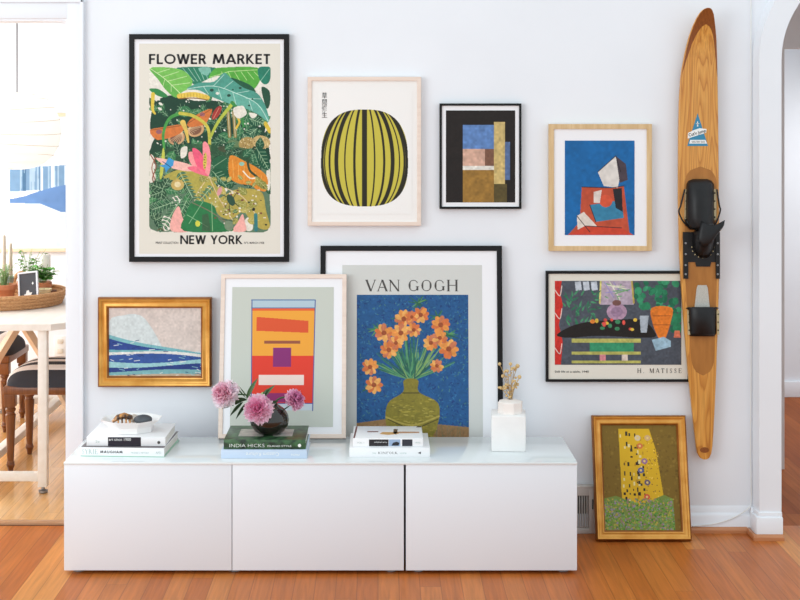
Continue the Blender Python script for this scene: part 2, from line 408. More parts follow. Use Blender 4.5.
M['hall_floor'] = floor_mat('chestnut_floor', [(160, 84, 42), (168, 92, 46), (176, 98, 50), (184, 106, 56)], 0.6, 0.15)  # same boards as the main floor, the hall's dimness put into the colour
M['quarter_round'] = mottled('stained_quarter_round', (176, 112, 70), (196, 132, 88), (4, 60, 60), 0.4)

def wood(name, c1, c2, c3, sc, dist=3.0, rough=0.35):
    m = material(name, c1, rough, spec=0.5); b = m.node_tree.nodes['Principled BSDF']
    tc = N(m, 'ShaderNodeTexCoord'); mp = N(m, 'ShaderNodeMapping'); mp.inputs['Scale'].default_value = sc
    LK(m, tc.outputs['Object'], mp.inputs[0])
    wv = N(m, 'ShaderNodeTexWave', wave_type='BANDS', bands_direction='X', Scale=1.0, Distortion=dist, Detail=3.0)
    wv.inputs['Detail Scale'].default_value = 0.6
    LK(m, mp.outputs[0], wv.inputs['Vector'])
    r = ramp(m, [(0.0, c3), (0.25, c2), (0.7, c1), (1.0, c1)]); LK(m, wv.outputs['Fac'], r.inputs[0])
    nz = N(m, 'ShaderNodeTexNoise', Scale=1.0, Detail=5); m3 = N(m, 'ShaderNodeMapping'); m3.inputs['Scale'].default_value = (220, 220, 9)
    LK(m, tc.outputs['Object'], m3.inputs[0]); LK(m, m3.outputs[0], nz.inputs['Vector'])
    g = ramp(m, [(0.35, (215, 215, 215)), (0.65, (255, 255, 255))]); LK(m, nz.outputs['Fac'], g.inputs[0])
    mx = N(m, 'ShaderNodeMix', data_type='RGBA', blend_type='MULTIPLY'); mx.inputs['Factor'].default_value = 0.7
    LK(m, r.outputs[0], mx.inputs[6]); LK(m, g.outputs[0], mx.inputs[7]); LK(m, mx.outputs[2], b.inputs['Base Color'])
    return m
def ash(name):
    m = material(name, (220, 158, 74), .32); b = m.node_tree.nodes['Principled BSDF']
    tc = N(m, 'ShaderNodeTexCoord'); mp = N(m, 'ShaderNodeMapping'); mp.inputs['Scale'].default_value = (17, 17, 1.15); LK(m, tc.outputs['Object'], mp.inputs[0])
    nz = N(m, 'ShaderNodeTexNoise', Scale=1.0, Detail=1.2, Roughness=.35); LK(m, mp.outputs[0], nz.inputs['Vector'])
    mu = N(m, 'ShaderNodeMath', operation='MULTIPLY'); mu.inputs[1].default_value = 15.0; LK(m, nz.outputs['Fac'], mu.inputs[0])
    fr = N(m, 'ShaderNodeMath', operation='FRACT'); LK(m, mu.outputs[0], fr.inputs[0])
    r = ramp(m, [(0.0, (190, 122, 48)), (0.18, (206, 140, 58)), (0.6, (222, 160, 76)), (0.92, (216, 152, 68)), (1.0, (186, 116, 44))]); LK(m, fr.outputs[0], r.inputs[0])
    n2 = N(m, 'ShaderNodeTexNoise', Scale=1.0, Detail=4); m2 = N(m, 'ShaderNodeMapping'); m2.inputs['Scale'].default_value = (240, 240, 7); LK(m, tc.outputs['Object'], m2.inputs[0]); LK(m, m2.outputs[0], n2.inputs['Vector'])
    g = ramp(m, [(0.35, (214, 208, 200)), (0.6, (255, 255, 255))]); LK(m, n2.outputs['Fac'], g.inputs[0])
    mx = N(m, 'ShaderNodeMix', data_type='RGBA', blend_type='MULTIPLY'); mx.inputs['Factor'].default_value = .6
    LK(m, r.outputs[0], mx.inputs[6]); LK(m, g.outputs[0], mx.inputs[7]); LK(m, mx.outputs[2], b.inputs['Base Color']); return m
M['ski_wood'] = ash('ski_ash')
M['mahogany'] = wood('ski_mahogany', (150, 84, 30), (136, 72, 24), (112, 56, 18), (60, 60, 4), 2.0)
M['varnish'] = mottled('brown_footbed_varnish', (158, 100, 36), (174, 114, 46), (40, 40, 8), 0.5)
M['rubber'] = mottled('black_rubber', (15, 14, 16), (22, 21, 23), (30, 30, 30), 0.42, 0.1, spec=.35)
M['plate_metal'] = material('cream_metal_plate', (196, 180, 140), 0.4, metal=0.2)
M['grip'] = mottled('grey_grip_pad', (196, 194, 186), (178, 176, 168), (260, 260, 260), 0.8, 0.2)

# ------------------------------------------------------------------ setting
WALL, FRONT = 5.43, 4.91
DX = X(68, WALL); DTOP = Z(19, WALL)               # doorway right edge and head
AX0 = 1.458; AX1 = X(781.5, 5.33); AR = 0.375; ASP = Z(60, 5.33)    # arch band and spring line
TOPZ = 2.75
mb = MB(); TW = 0.12
mb.box(-3.4, -2.16, WALL, WALL+TW, 0, TOPZ)
mb.box(-2.16, DX, WALL, WALL+TW, DTOP, TOPZ)
mb.box(DX, AX1-0.02, WALL, WALL+TW, 0, TOPZ)
struct('wall_back', mb, M['wall'])
# wall above and right of the arch
cxa = AX1 + AR
pts = [(AX1-0.02, ASP)] + [(cxa - (AR+0.02)*math.cos(t), ASP + (AR+0.02)*math.sin(t)) for t in np.linspace(0, math.pi, 24)[1:]] + [(cxa+AR+0.02, 0), (3.2, 0), (3.2, TOPZ), (AX1-0.02, TOPZ)]
struct('wall_right', MB().prism(pts, WALL, WALL+TW), M['wall'])
# arch band standing proud of the wall
band = AX1 - AX0
outer = [(AX0, 0)] + [(cxa-(AR+band)*math.cos(t), ASP+(AR+band)*math.sin(t)) for t in np.linspace(0, math.pi, 32)] + [(cxa+AR+band, 0)]
inner = [(AX1, 0)] + [(cxa-AR*math.cos(t), ASP+AR*math.sin(t)) for t in np.linspace(0, math.pi, 32)] + [(cxa+AR, 0)]
n = len(outer); mb = MB()
mb.add([(p[0], 5.33, p[1]) for p in outer] + [(p[0], 5.33, p[1]) for p in inner] + [(p[0], WALL+TW+.001, p[1]) for p in outer] + [(p[0], WALL+TW+.001, p[1]) for p in inner],
       [(i, i+1, n+i+1, n+i) for i in range(n-1)] + [(2*n+i, 3*n+i, 3*n+i+1, 2*n+i+1) for i in range(n-1)] +
       [(i, 2*n+i, 2*n+i+1, i+1) for i in range(n-1)] + [(n+i, n+i+1, 3*n+i+1, 3*n+i) for i in range(n-1)] + [(0, n, 3*n, 2*n), (n-1, 3*n-1, 4*n-1, 2*n-1)])
struct('trim_1', mb, M['wall'], 50)
# door casing: right leg and head with a raised outer bead
mb = MB(); c1 = X(84.5, WALL)
mb.box(DX, c1, WALL-0.018, WALL, 0, DTOP+0.062, 0.003)
mb.box(c1-0.012, c1, WALL-0.026, WALL-0.016, 0, DTOP+0.074, 0.003)
mb.box(DX-0.006, DX+0.01, WALL-0.014, WALL+TW, 0, DTOP+0.006)
mb.box(-2.22, DX+0.001, WALL-0.018, WALL, DTOP, DTOP+0.062, 0.003)
mb.box(-2.22, c1, WALL-0.026, WALL-0.016, DTOP+0.062, DTOP+0.074, 0.003)
mb.box(-2.22, -2.155, WALL-0.018, WALL, 0, DTOP+0.002, 0.003)
mb.box(-2.16, DX, WALL-0.01, WALL+TW, DTOP-0.008, DTOP+0.006)
struct('trim_2', mb, M['trim'])
# baseboard of the back wall, stepping round the arch foot
def board(x0, x1, yf):
    return [(yf, 0), (yf, 0.062), (yf+0.004, 0.07), (yf+0.010, 0.074), (yf+0.012, 0.094), (yf+0.016, 0.1), (yf+0.03, 0.1), (yf+0.03, 0)], x0, x1
def run(mb, prof, x0, x1):
    k = len(prof)
    mb.add([(x0, y, z) for y, z in prof] + [(x1, y, z) for y, z in prof], [tuple(range(k)), tuple(range(2*k-1, k-1, -1))] + [(i, (i+1) % k, (i+1) % k+k, i+k) for i in range(k)])
mb = MB(); run(mb, *board(c1+0.001, AX0-0.001, WALL-0.016)); 
struct('baseboard_back', mb, M['trim'])
mb = MB(); mb.box(AX0-0.014, AX1+0.003, 5.316, 5.4, 0, 0.085, 0.004); mb.box(AX0-0.006, AX1+0.002, 5.324, 5.4, 0.08, 0.103, 0.004)
mb.box(AX0-0.0138, AX0, 5.397, WALL-0.017, 0, 0.0995, 0.003)
struct('baseboard_right', mb, M['trim'])
mb = MB()
q = lambda yf: [(yf, 0), (yf, 0.012), (yf+0.005, 0.019), (yf+0.014, 0.022), (yf+0.014, 0)]
run(mb, q(WALL-0.031), c1, AX0-0.026)
run(mb, q(5.301), AX0-0.028, AX1+0.003)
mb.box(AX0-0.029, AX0-0.014, 5.303, WALL-0.018, 0, 0.021, 0.004)
struct('trim_3', mb, M['quarter_round'])
# floors
struct('floor', MB().box(-3.4, 3.6, 0.3, 5.505, -0.05, 0.0), M['floor'], 0)
struct('floor_dining', MB().box(-3.4, 1.0, 5.553, 8.3, -0.05, 0.004), M['dining_floor'], 0)
struct('floor_hall', MB().box(1.0, 3.6, 5.505, 8.3, -0.05, 0.0), M['hall_floor'], 0)
mb = MB(); mb.box(-2.16, DX, 5.512, 5.553, -0.02, 0.010, 0.002)
struct('trim_4', mb, mottled('threshold_strip', (176, 128, 90), (190, 142, 102), (4, 60, 60), 0.35))
struct('trim_5', MB().box(-2.16, 1.0, 5.505, 5.512, -0.03, 0.001), M['dark_gap'])
# dining room shell (open to its window on the left), hall beyond the arch
struct('wall_dining', MB().box(-3.4, 1.0, 8.1, 8.22, 0, TOPZ), M['wall'])
struct('baseboard_dining', MB().box(-3.4, 0.95, 8.085, 8.1, 0, 0.09, 0.003), M['trim'])
struct('wall_between', MB().box(0.95, 1.05, 5.56, 8.1, 0, TOPZ), M['wall'])  # unseen partition, put in to keep dining and hall light apart
struct('ceiling_dining', MB().box(-3.4, 1.0, WALL+TW, 8.1, 2.5, 2.56), M['wall'])
struct('ceiling_hall', MB().box(1.0, 3.6, WALL+TW, 8.1, 2.5, 2.56), M['wall'])  # unseen ceiling, put in to darken the hall
HX = X(784.5, 6.4); HZ = Z(48, 6.4)
mb = MB(); mb.box(1.05, HX, 6.4, 6.5, 0, 2.5); mb.box(HX, 3.6, 6.4, 6.5, HZ, 2.5)
struct('wall_hall', mb, mottled('hall_paint', (214, 206, 202), (218, 210, 206), (3, 3, 3), 0.7))
struct('wall_far', MB().box(1.05, 3.6, 8.1, 8.22, 0, TOPZ), M['wall'])
struct('baseboard_far', MB().box(1.05, 3.6, 8.08, 8.1, 0, 0.09, 0.003), M['trim'])

# ------------------------------------------------------------------ media cabinets
CT = 0.395
xa, xb, xc, xd = X(64, FRONT), X(403.8, FRONT), X(405.9, FRONT), X(577, FRONT)
CB = 5.305
def cabinet(label, x0, x1, doors):
    t = thing('media_cabinet', label, 'cabinet', ((x0+x1)/2, (FRONT+CB)/2, 0), group='white media cabinets along the wall')
    ox, oy = t.location.x, t.location.y
    MB().box(x0+.001-ox, x1-.001-ox, FRONT+.019-oy, CB-oy, .016, CT-.0085, .001).build('body', M['carcass'], t)
    for d0, d1 in doors:
        MB().box(d0-ox, d1-ox, FRONT-oy, FRONT+.017-oy, .014, CT-.0088, .001).build('door', M['lacquer'], t)
    for fx in sorted({x0+.045, x1-.045} | ({(x0+x1)/2} if len(doors) > 1 else set())):
        for fy in (FRONT+.045, CB-.05):
            MB().lathe([(.012, 0), (.021, .001), (.021, .006), (.016, .012), (.01, .016)], 20, (fx-ox, fy-oy, 0)).build('foot', M['steel'], t)
    return t
um = X(232, FRONT)
cabinet('wide low gloss white cabinet with two plain doors, left of the dark gap', xa, xb, [(xa, um-.0012), (um+.0012, xb)])
cabinet('low gloss white single door cabinet at the right end near the floor vent', xc, xd, [(xc, xd)])
tp = MB().box(xa-.001, xd+.001, FRONT-.003, CB+.001, CT-.0085, CT, .0015).build('glass_cabinet_top', M['glass_top'])
tag(tp, 'long glossy white glass top lying across both low cabinets', 'cabinet top')

# ------------------------------------------------------------------ framed pictures
class Pic: pass
def flat_prof(w, th): return [(0, 0), (0, -th+.001), (.001, -th), (w-.001, -th), (w, -th+.001), (w, 0)]
def picture(name, label, u0, v0, u1, v1, fw, th, fmat, paper, lean=None, gold=False, mat=None, cat='framed picture'):
    """u0..v1: the frame's outer edges in the photo; lean = (base height, depth of its back at the base, top height)"""
    p = Pic()
    if lean is None:
        yb = WALL-.003; yf = yb-th; sc = FPX/yf
        x0, x1, z0, z1 = X(u0, yf), X(u1, yf), Z(v1, yf), Z(v0, yf)
        t = thing(name, label, cat, ((x0+x1)/2, yb, z0)); H = z1-z0; W = x1-x0
        ang = 0
    else:
        zb, yb, zt, back = lean
        sc = FPX/((yb+back)/2-th)
        W = (u1-u0)/sc; dz = zt-zb
        ang = math.atan2(back-yb, dz); H = dz/math.cos(ang)
        t = thing(name, label, cat, (X((u0+u1)/2, (yb+back)/2-th), yb, zb), (-ang, 0, 0))
    p.t, p.W, p.H, p.th = t, W, H, th
    uc = (u0+u1)/2
    p.fx = lambda u: (u-uc)/(u1-u0)*W
    p.fz = lambda v: (v1-v)/(v1-v0)*H
    f = fw*W/(u1-u0)
    if gold:
        prof = [(0, 0), (0, -.78*th), (.06*f, -.92*th), (.16*f, -th), (.27*f, -.95*th), (.33*f, -.78*th), (.42*f, -.70*th), (.62*f, -.74*th), (.76*f, -.86*th), (.84*f, -.82*th), (.9*f, -.62*th), (f, -.52*th), (f, 0)]
        MB().ring(-W/2, W/2, 0, H, prof).build('frame', fmat, t, 50)
        # darker outer lip and sight edge
        MB().ring(-W/2-.0006, W/2+.0006, -.0006, H+.0006, [(0, -.002), (0, -.8*th), (.07*f, -.955*th), (.15*f, -1.03*th), (.15*f, -.9*th), (.05*f, -.5*th)]).build('outer_lip', M['gold_edge'], t, 50)
        MB().ring(-W/2+.84*f, W/2-.84*f, .84*f, H-.84*f, [(0, -.70*th), (.0, -.84*th), (.05*f, -.80*th), (.16*f, -.56*th), (.16*f, -.5*th)]).build('sight_edge', M['gold_edge'], t, 50)
        p.y0 = -.5*th
    else:
        MB().ring(-W/2, W/2, 0, H, flat_prof(f, th)).build('frame', fmat, t)
        p.y0 = -th+.006
    MB().box(-W/2+f*.5, W/2-f*.5, -.004, -.001, f*.5, H-f*.5).build('backing', M['backing'], t)
    MB().box(-W/2+f-.0005, W/2-f+.0005, p.y0, -.004, f-.0005, H-f+.0005).build('mat' if mat is None else mat, paper, t, 0)
    return p
def sheet(p, u0, v0, u1, v1, m, name='paper', lift=.0006):
    return MB().box(p.fx(u0), p.fx(u1), p.y0-lift, p.y0, p.fz(v1), p.fz(v0)).build(name, m, p.t, 0)

# --- 1. jungle poster
p = picture('framed_poster', 'tall black framed jungle plant poster hung at upper left, largest hung picture', 129, 34, 289, 262, 5.2, .024, M['black_frame'], M['white_mat'])
sheet(p, 139, 43.5, 280, 253.8, M['cream_paper'])
sans_text('FLOWER MARKET', 'title_text', p.t, M['text_black'], p.fx(148.7), p.fx(270.2), p.fz(64), p.fz(54), p.y0-.001)
sans_text('NEW YORK', 'city_text', p.t, M['text_black'], p.fx(180), p.fx(242.3), p.fz(244.2), p.fz(235.4), p.y0-.001)
text('PRINT COLLECTION', 'small_text', p.t, M['text_black'], p.fx(155.5), p.fx(178), p.fz(244), p.fz(241.8), p.y0-.001, .012)
text('N°3. MARCH 1958', 'small_text', p.t, M['text_black'], p.fx(244), p.fx(264), p.fz(244), p.fz(241.8), p.y0-.001, .012)
c = Cv(149, 66.5, 270.5, 232.5, (226, 221, 209), 3)
A = lambda *q: [(145+.1625*x, 60+.1625*y) for x, y in q]
B = lambda *q: [(145+.175*x, 145+.175*y) for x, y in q]
G1, G2, G3, VE = (30, 78, 52), (22, 62, 44), (52, 114, 72), (166, 196, 156)
r2 = random.Random(3)
def scatter(n, x0, y0, x1, y1, cols, l0, l1, seed, vein=VE, wf=(.42, .72)):
    q = random.Random(seed)
    for _ in range(n):
        ln = q.uniform(l0, l1); c.leaf(q.uniform(x0, x1), q.uniform(y0, y1), ln, ln*q.uniform(*wf), q.uniform(0, 360), q.choice(cols), vein, 3, .24)
c.poly(A((45,300),(95,235),(200,215),(300,250),(430,250),(560,290),(735,340),(735,470),(765,560),(700,640),(60,640),(35,540),(60,470),(30,420)), G2, 4)
scatter(70, 154, 100, 264, 158, [G1, G2, G3, (40, 96, 60)], 9, 17, 5)
for x, y in [(r2.uniform(156, 262), r2.uniform(98, 152)) for _ in range(60)]: c.ell(x, y, r2.uniform(.4, 1.3), r2.uniform(.4, .9), (226, 222, 208), r2.uniform(0, 90))
# upper canopy
c.poly(A((200,46),(430,46),(420,95),(300,150),(250,80)), (42, 120, 92), 4)
for i in range(6): c.line(A((230+i*34,48),(300+i*22,130)), .45, (170, 210, 190))
c.poly(A((330,48),(400,48),(385,95),(345,80)), (120, 178, 160), 4)
c.poly(A((390,112),(420,60),(470,46),(690,46),(712,110),(662,182),(590,130),(520,110),(450,96)), (84, 164, 62), 4)
c.line(A((400,105),(520,70),(690,60)), .6, (190, 220, 150)); 
for i in range(6): c.line(A((470+i*40,72),(500+i*42,130-6*i+12)), .5, (190, 220, 150))
c.poly(A((700,46),(770,46),(768,125),(735,150),(700,110)), (36, 120, 96), 4)
c.line(A((765,55),(710,130)), .5, (160, 205, 180))
c.poly(A((520,108),(640,150),(680,200),(600,190)), (30, 86, 60), 4)
c.poly(A((715,170),(765,190),(768,270),(745,295)), (34, 76, 56), 4)
c.poly(A((28,50),(150,46),(240,68),(288,120),(278,168),(225,200),(190,232),(130,188),(80,120)), (116, 184, 84), 4)
c.poly(A((28,50),(120,110),(200,195),(190,232),(130,188),(80,120)), (92, 166, 72), 4, .8)
c.line(A((30,52),(120,115),(215,205)), .7, (205, 228, 170), 4)
for a, b in [((70,80),(150,55)),((105,105),(205,72)),((140,130),(255,100)),((165,155),(275,140)),((120,120),(110,160)),((160,155),(160,195))]: c.line(A(a, b), .5, (205, 228, 170))
c.poly(A((25,178),(80,178),(140,222),(100,228),(50,205)), (52, 132, 72), 4)
c.line(A((48,210),(45,300),(60,330)), (4, 2), (214, 188, 70), 4); c.line(A((740,390),(768,440)), 4, (208, 180, 62))
c.poly(A((255,178),(330,140),(425,132),(485,78),(535,118),(605,170),(690,205),(742,285),(762,382),(690,332),(600,292),(500,262),(400,222),(330,186)), (76, 150, 132), 4)
c.poly(A((430,190),(520,190),(640,235),(735,310),(760,380),(690,330),(600,290),(500,260)), (108, 176, 158), 4, .7)
c.line(A((258,178),(420,160),(560,205),(690,270),(758,378)), .6, (200, 228, 214), 4)
for a, b in [((420,160),(485,90)),((480,178),(540,130)),((560,205),(640,190)),((620,235),(715,240)),((450,175),(470,240)),((540,200),(560,275)),((640,250),(660,310)),((360,165),(390,210))]: c.line(A(a, b), .45, (200, 228, 214))
for x, y, r in [(515,218,1.9),(585,172,1.5),(445,205,1.8),(540,182,.9),(640,280,1.2),(410,185,2.0),(660,240,1.0)]:
    (q,) = A((x, y)); c.ell(*q, r, r*.75, (36, 70, 56) if x != 445 else (225, 226, 214))
for (x, y) in A((95,270),(80,240),(560,300),(610,330),(660,360),(600,290),(540,330),(90,300)): c.ell(x, y, 2.2, 1.2, (224, 220, 206), 30)
# caterpillar, pods, arching blades
c.line(A((210,222),(300,212),(382,232)), 5, (222, 190, 78), 4); c.line(A((212,238),(300,234),(384,246)), 1.0, (130, 86, 44), 4)
for i in range(9): c.line(A((222+i*19,206),(224+i*19,234)), .4, (176, 140, 50))
c.ell(*A((440,325))[0], 8, 3.2, (158, 52, 46), -58); c.line(A((455,295),(420,360)), .5, (220, 150, 120))
for s_, x in ((0,510),(1,545)): c.line(A((x,320),(x+10,470)), 3.2, (150, 130, 74)); c.line(A((x,320),(x+10,470)), .5, (226, 220, 190))
# moth
c.ell(*A((192,478))[0], 8.5, 7, (196, 150, 108), -20); c.ell(*A((192,480))[0], 6.2, 5, (122, 84, 66), -20)
c.ell(*A((312,430))[0], 8.5, 6.6, (202, 158, 112), -25); c.ell(*A((310,430))[0], 6.2, 4.8, (126, 86, 64), -25)
for i in range(7):
    c.line(A((230,440),(150+i*14,500+i*3)), .35, (226, 196, 150)); c.line(A((262,420),(280+i*12,465-i*10)), .35, (226, 196, 150))
c.poly(A((28,432),(120,412),(218,398),(236,430),(190,465),(75,492)), (206, 116, 56), 3)
c.poly(A((262,385),(320,335),(412,300),(378,385),(340,405),(270,412)), (206, 116, 56), 3)
c.ell(*A((85,442))[0], 3, 2.2, (146, 92, 100)); c.ell(*A((352,335))[0], 2.6, 2, (146, 92, 100))
c.line(A((35,432),(230,402)), .5, (120, 66, 36)); c.line(A((262,390),(408,302)), .5, (120, 66, 36))
c.line(A((232,385),(250,430),(266,505)), (5.5, 2), (222, 188, 92), 4)
# blades
c.line(A((118,552),(112,450),(150,360),(225,326)), (2.4, 3.4), (70, 150, 70), 6); c.line(A((215,328),(290,342),(360,385),(392,440),(396,552)), (3.4, 3), (196, 186, 74), 6)
c.line(A((400,480),(450,380),(540,265)), (2.4, 3.6), (176, 186, 70), 4); c.line(A((535,262),(590,330),(605,410)), (3.4, 2), (56, 132, 66), 4); c.line(A((560,340),(580,380),(560,420)), 2.2, (214, 182, 66), 4)
# right leaves with white stripes
for (x, y, a) in [(640,360,20),(690,420,140),(600,450,60)]:
    q = A((x, y))[0]; c.leaf(*q, 16, 11, a, (26, 80, 56), VE, 6, .4)
# spotted wing pair
c.ell(*A((560,520))[0], 9, 4, (96, 124, 84), 20); c.ell(*A((625,515))[0], 8, 6.5, (168, 142, 84), -15); c.ell(*A((715,505))[0], 9, 6.5, (190, 164, 108), 10)
for _ in range(60): c.ell(r2.uniform(240, 270), r2.uniform(137, 149), .5, .5, r2.choice([(110, 84, 50), (226, 208, 160)]))
c.ell(*A((490,550))[0], 7, 3, (128, 46, 44), 10)
# lower half
c.poly(B((25,60),(60,110),(45,210),(30,300),(30,480),(240,492),(500,492),(700,490),(712,300),(690,60),(400,0),(200,0)), (44, 84, 54), 4, .75)
scatter(80, 152, 150, 190, 226, [G1, G2, G3, (56, 120, 70)], 7, 14, 9); scatter(46, 205, 148, 266, 190, [G1, G2, (36, 96, 64)], 8, 15, 10)
for q_ in (B((25,60),(52,75),(48,130),(60,185),(40,215),(25,200)), B((694,150),(714,140),(714,240),(700,255)), B((95,420),(140,400),(150,470),(110,490)), B((205,20),(240,10),(235,60),(205,75)), B((415,235),(450,225),(470,262),(430,270)), A((545,295),(600,285),(625,330),(580,360),(550,340)), A((640,325),(690,335),(660,360)), B((150,305),(200,290),(205,330),(170,350)), B((570,430),(610,410),(615,480),(580,490))): c.poly(q_, (226, 220, 206), 4)
c.line(B((30,55),(62,120),(42,190),(60,230)), 1.1, (132, 72, 54), 5); c.line(B((60,70),(38,130),(56,200)), .9, (150, 84, 60), 5)
c.poly(B((100,20),(112,60),(98,180),(82,180)), (190, 194, 80), 3)
c.poly(B((105,182),(190,142),(290,150),(360,175),(420,260),(400,345),(300,325),(270,260),(220,215),(150,200)), (172, 160, 74), 4)
c.poly(B((400,330),(460,285),(520,255),(600,250),(670,275),(690,370),(712,470),(660,480),(600,430),(560,380),(490,425),(420,400)), (178, 160, 76), 4)
c.line(B((365,180),(450,240),(560,300),(640,410)), .9, (214, 190, 150), 5); c.line(B((365,180),(420,300),(500,430)), .8, (214, 190, 150), 5); c.line(B((365,180),(300,270),(280,330)), .7, (214, 190, 150), 4)
c.poly(B((60,75),(140,85),(235,105),(310,140),(240,150),(130,125)), (238, 184, 172), 4)
c.poly(B((330,-10),(362,0),(376,90),(362,178),(335,120)), (242, 142, 150), 4); c.poly(B((250,40),(300,55),(350,120),(362,178),(300,150),(255,95)), (240, 150, 150), 4)
c.poly(B((270,20),(315,40),(345,110),(335,165),(290,110)), (232, 92, 122), 4); c.poly(B((240,130),(300,125),(362,178),(290,160)), (234, 110, 130), 4)
c.ell(*B((342,92))[0], 1.8, 8.5, (206, 186, 80), 3); 
for i in range(6): c.ell(*B((338+4*(i % 2), 55+i*15))[0], .6, .6, (70, 60, 40))
c.poly(B((380,150),(430,120),(480,150),(495,200),(460,245),(415,220)), (26, 84, 54), 4); c.line(B((385,150),(465,238)), .5, VE)
for i in range(5): c.line(B((400+i*14,165+i*16),(440+i*12,150+i*16)), .4, VE); c.line(B((400+i*14,165+i*16),(410+i*12,205+i*8)), .4, VE)
c.poly(B((385,90),(430,60),(470,80),(460,130),(400,130)), (32, 92, 60), 4); c.line(B((390,125),(465,75)), .4, VE)
c.poly(B((630,10),(680,25),(712,90),(705,145),(650,110)), (24, 78, 54), 4); c.line(B((635,15),(705,140)), .5, VE)
for i in range(5): c.line(B((650+i*11,40+i*20),(690+i*4,40+i*20)), .4, VE); c.line(B((650+i*11,40+i*20),(648+i*9,75+i*14)), .4, VE)
c.poly(B((480,72),(510,62),(560,88),(640,130),(698,185),(692,262),(640,255),(600,228),(540,222),(482,182)), (216, 134, 44), 4)
for i in range(6): c.line(B((500+i*33,85+i*18),(505+i*30,190+i*12)), .4, (238, 184, 100))
c.line(B((585,95),(598,145),(630,175),(672,212)), 2.2, (46, 66, 42), 5); c.line(B((560,150),(600,190),(640,185)), 1.3, (232, 226, 206), 4); c.ell(*B((552,108))[0], 2.6, 2, (140, 190, 170))
scatter(34, 196, 176, 262, 222, [(150, 144, 66), (132, 134, 62), (60, 106, 62), (178, 164, 84)], 6, 13, 77, (206, 200, 140))
for _ in range(50): c.ell(*B((r2.uniform(200, 700), r2.uniform(230, 470)))[0], r2.uniform(.5, 1.3), r2.uniform(.4, .9), r2.choice([(228, 222, 204), (228, 222, 204), (124, 72, 56), (40, 52, 40)]))
# three-lobed dark leaves, ferns
for (x, y, a, l) in [(100,250,200,14),(100,250,100,13),(100,250,300,13),(90,270,160,12),(60,430,250,10),(60,430,330,9),(120,215,20,9)]:
    c.leaf(*B((x, y))[0], l, l*.75, a, (36, 74, 50), VE, 3, .35)
def fern(p0, p1, n_, ln, col):
    for i in range(n_):
        t = i/(n_-1); x = p0[0]+(p1[0]-p0[0])*t; y = p0[1]+(p1[1]-p0[1])*t; a = math.degrees(math.atan2(p1[1]-p0[1], p1[0]-p0[0]))
        for s_ in (-1, 1): c.leaf(*B((x, y))[0], ln, ln*.42, a+s_*62, col, VE, 0, .3)
    c.line(B(p0, p1), .6, VE)
fern((200,160),(270,300), 8, 6.5, (34, 88, 56)); fern((380,240),(310,320), 6, 5, (42, 92, 58)); fern((210,310),(40,370), 9, 6.5, (32, 86, 56)); fern((190,330),(110,460), 8, 6.5, (32, 86, 56)); fern((235,320),(180,440), 7, 6.5, (38, 96, 60))
c.poly(B((150,492),(150,420),(190,350),(215,420),(250,492)), (238, 172, 162), 4); c.poly(B((500,492),(530,440),(556,395),(570,440),(575,492)), (238, 172, 162), 4)
c.poly(B((222,492),(230,400),(265,330),(330,322),(395,350),(410,400),(430,440),(500,492)), (38, 116, 66), 4)
c.line(B((270,330),(380,385),(500,470)), 1.0, (120, 110, 90), 4); c.line(B((380,330),(385,492)), .6, (150, 190, 140)); c.line(B((240,400),(360,470)), .5, (150, 200, 150)); c.line(B((330,325),(250,450)), .5, (150, 200, 150))
c.poly(B((325,400),(360,390),(375,492),(325,492)), (62, 84, 60), 0, .7)
c.ell(*B((300,450))[0], 2.4, 3, (206, 206, 74)); c.ell(*B((478,462))[0], 4.4, 5.2, (116, 134, 108), -20); c.line(B((440,425),(515,435)), .5, (60, 70, 40))
c.ell(*B((490,315))[0], 3.6, 6.2, (42, 76, 58), -25)
for a, b in [((470,300),(445,285)),((480,340),(485,385)),((510,330),(535,350)),((505,300),(525,270)),((470,330),(455,360))]: c.line(B(a, b), .6, (30, 44, 36))
for _ in range(26): c.ell(*B((r2.uniform(400, 690), r2.uniform(240, 420)))[0], r2.uniform(.5, 1.6), r2.uniform(.4, 1.0), r2.choice([(226, 220, 200), (116, 66, 54), (226, 220, 200)]))
c.ell(*B((620,368))[0], 1.6, 1.6, (30, 36, 30)); c.line(B((632,400),(634,485)), 3.6, (52, 120, 120))
c.poly(B((78,118),(110,112),(135,70),(165,90),(160,118),(135,135),(118,160),(112,130)), (62, 148, 202), 0); c.line(B((100,95),(150,130)), .7, (30, 70, 110))
c.ell(*B((185,228))[0], 6.5, 5.5, (196, 168, 96)); c.ell(*B((185,226))[0], 3.2, 2.8, (224, 208, 160)); c.ell(*B((425,265))[0], 2.2, 4.5, (214, 150, 150), 20)
c.line(B((70,488),(90,478),(110,492)), .6, (120, 90, 60), 4)
c.rough(.05, 1.2, 2)
c.build('print', p.t, p.fx, p.fz, p.y0-.001)

# --- 2. mustard round form with dark stripes (plain stand-in)
p = picture('framed_print', 'pale wood framed print of a rounded mustard form with dark vertical stripes', 307.6, 76.8, 421.2, 225.8, 4.0, .026, M['blush_wood'], M['print_white'], mat='paper')
c = Cv(318, 90, 412, 214, (238, 236, 233), 3)
def supr(t, k=2.7): 
    ca, sa = math.cos(t), math.sin(t); return (364.5+43.5*math.copysign(abs(ca)**(2/k), ca)*(1+.05*sa), 158+48.5*math.copysign(abs(sa)**(2/k), sa))
out = [supr(2*math.pi*i/90) for i in range(90)]
c.poly(out, (196, 184, 70))
keep = c.im.copy(); msk = np.zeros((c.h, c.w)); t_ = Cv(318, 90, 412, 214, (0, 0, 0), 3); t_.poly(out, (1, 1, 1)); msk = t_.im[..., :1]
for k in range(-6, 7):
    s_ = math.sin(k/6.6*math.pi/2)
    wd = (5.0, 1.6, 2.6)[k % 3]*(1.0-.35*abs(s_))
    c.line([(364.5+43*s_*math.sqrt(max(.12, 1-((y-158)/58)**2))*(1+.05*(y-158)/48), y) for y in range(108, 210, 4)], wd, (38, 36, 24))
